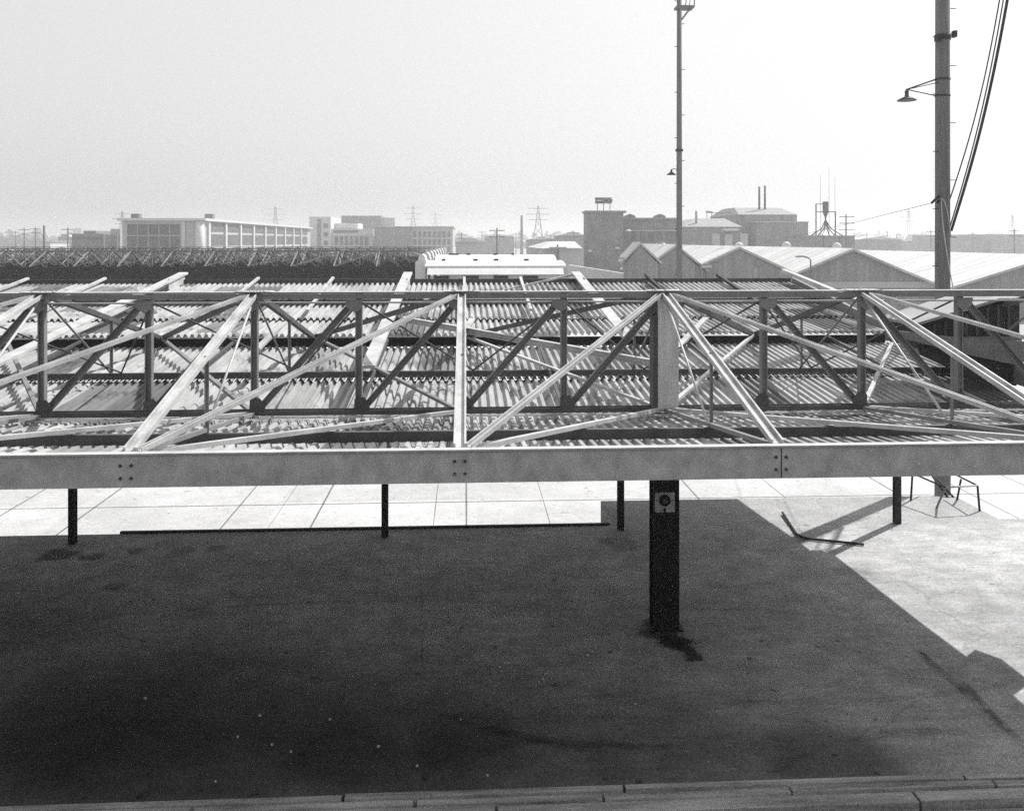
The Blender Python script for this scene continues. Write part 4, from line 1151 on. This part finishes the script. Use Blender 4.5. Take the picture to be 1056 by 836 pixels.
pylon(426, 212, 620, 'faint lattice pylon above the low gridded block', 7)
pylon(284, 213, 640, 'faint lattice pylon above the long pale factory roof', 7)
pylon(126, 218, 560, 'faint lattice pylon at the left corner of the long factory', 6)
pylon(449, 219, 760, 'faintest lattice pylon right of the gridded block', 7)
pylon(937, 216, 620, 'faint lattice pylon between the hopper and the near utility pole', 7)
pylon(1044, 222, 560, 'faint lattice pylon near the right edge of the photo', 6)
# distant chimney
x = gx(538, 420); tag(MB().tube((x, 420, GR), (x, 420, gz(538, 222, 420)), 0.8, 0.6, 10).build('chimney_stack', 'far_steel'), 'slim hazy chimney left of the tallest pylon', 'chimney')
# faint masts over the hopper
for px, pt, lb_ in ((846, 180, 'left of three hair-thin radio masts above the hopper'), (855, 172, 'middle and tallest of three radio masts above the hopper'), (861, 182, 'right of three hair-thin radio masts above the hopper')):
    x = gx(px, 400); tag(MB().tube((x, 400, GR), (x, 400, gz(px, pt, 400)), 0.16, 0.1, 6).build('radio_mast', 'far_steel'), lb_, 'mast', 'radio masts behind the hopper')

# roads running away from the yard
M['road'] = concrete('pale_road', 0.46, blotch=0.1, cracks=False)
M['road_dark'] = concrete('dark_verge', 0.12, blotch=0.4, cracks=False)
def strip(name, pts, wd, z, m):
    b = MB(); pr = []
    for (xx, yy) in pts:
        pr.append((b.bm.verts.new((xx - wd / 2, yy, z)), b.bm.verts.new((xx + wd / 2, yy, z))))
    for (a1, a2), (b1, b2) in zip(pr, pr[1:]): b.bm.faces.new((a1, a2, b2, b1))
    return struct(name, b, m)
def gp(px, Y): return (gx(px, Y), Y)
strip('road', [(6, 60.5), (6, 120), (7, 300), (8, 900)], 9, GR - 0.004, 'road')
strip('road_lane', [(22, 60.5), (22, 120), (24, 300), (26, 700)], 5, GR - 0.004, 'road')
strip('verge', [(13.6, 60.5), (14, 120), (15.5, 300), (18, 700)], 2.0, GR - 0.004, 'road_dark')
strip('side_verge', [(0.6, 90), (0.4, 200), (-1, 500)], 1.5, GR - 0.004, 'road_dark')

# far tree line and low hills on the horizon
def tree_belt(y, x0, x1, hmin, hmax, seed):
    rnd = random.Random(seed); b = MB()
    x = x0
    while x < x1:
        h = rnd.uniform(hmin, hmax); r = rnd.uniform(4, 11); yy = y + rnd.uniform(-30, 60)
        for _ in range(14):
            th = rnd.uniform(0, math.tau); ph = rnd.uniform(0, 1.3)
            c = Vector((x + r * 0.75 * math.cos(th) * math.cos(ph), yy + r * 0.5 * math.sin(th), GR + h * (0.35 + 0.6 * math.sin(ph) * rnd.uniform(0.5, 1))))
            s = r * rnd.uniform(0.2, 0.5)
            n = Vector((rnd.uniform(-1, 1), rnd.uniform(-1, 0.3), rnd.uniform(0, 1))).normalized()
            q = n.orthogonal().normalized(); w2 = n.cross(q)
            b.hexa([c - q * s - w2 * s * 0.7 - n * s * .5, c + q * s - w2 * s - n * s * .5, c + q * s * 0.8 + w2 * s - n * s * .5, c - q * s + w2 * s * 0.8 - n * s * .5,
                    c - q * s * .6 - w2 * s * .5 + n * s * .5, c + q * s * .6 - w2 * s * .6 + n * s * .5, c + q * s * .5 + w2 * s * .6 + n * s * .5, c - q * s * .6 + w2 * s * .5 + n * s * .5])
        x += r * rnd.uniform(0.7, 1.7)
    return b
tb = tree_belt(760, -420, 520, 5, 11, 3).build('tree_belt', 'foliage')
tag(tb, 'hazy belt of trees along the horizon beyond the yard', 'trees', None, 'stuff')
tb = tree_belt(1150, -800, 900, 8, 22, 4).build('tree_belt', 'foliage')
tag(tb, 'farthest, faintest line of trees on the horizon', 'trees', None, 'stuff')

# ================================================================== HAZE
hz = MB().box(-2000, 2000, -320, 3000, GR - 1.6, 48.0).build('haze', M['steel'])
hm = bpy.data.materials.new('haze'); hm.use_nodes = True
ht = hm.node_tree; ht.nodes.clear()
ho = ht.nodes.new('ShaderNodeOutputMaterial'); hv = ht.nodes.new('ShaderNodeVolumePrincipled')
hv.inputs['Color'].default_value = (0.96, 0.96, 0.96, 1)
hv.inputs['Density'].default_value = HAZE_DENSITY
hv.inputs['Anisotropy'].default_value = 0.72
ht.links.new(hv.outputs[0], ho.inputs['Volume'])
hz.data.materials.clear(); hz.data.materials.append(hm)
tag(hz, 'pale even haze over the whole yard', 'haze', None, 'stuff')
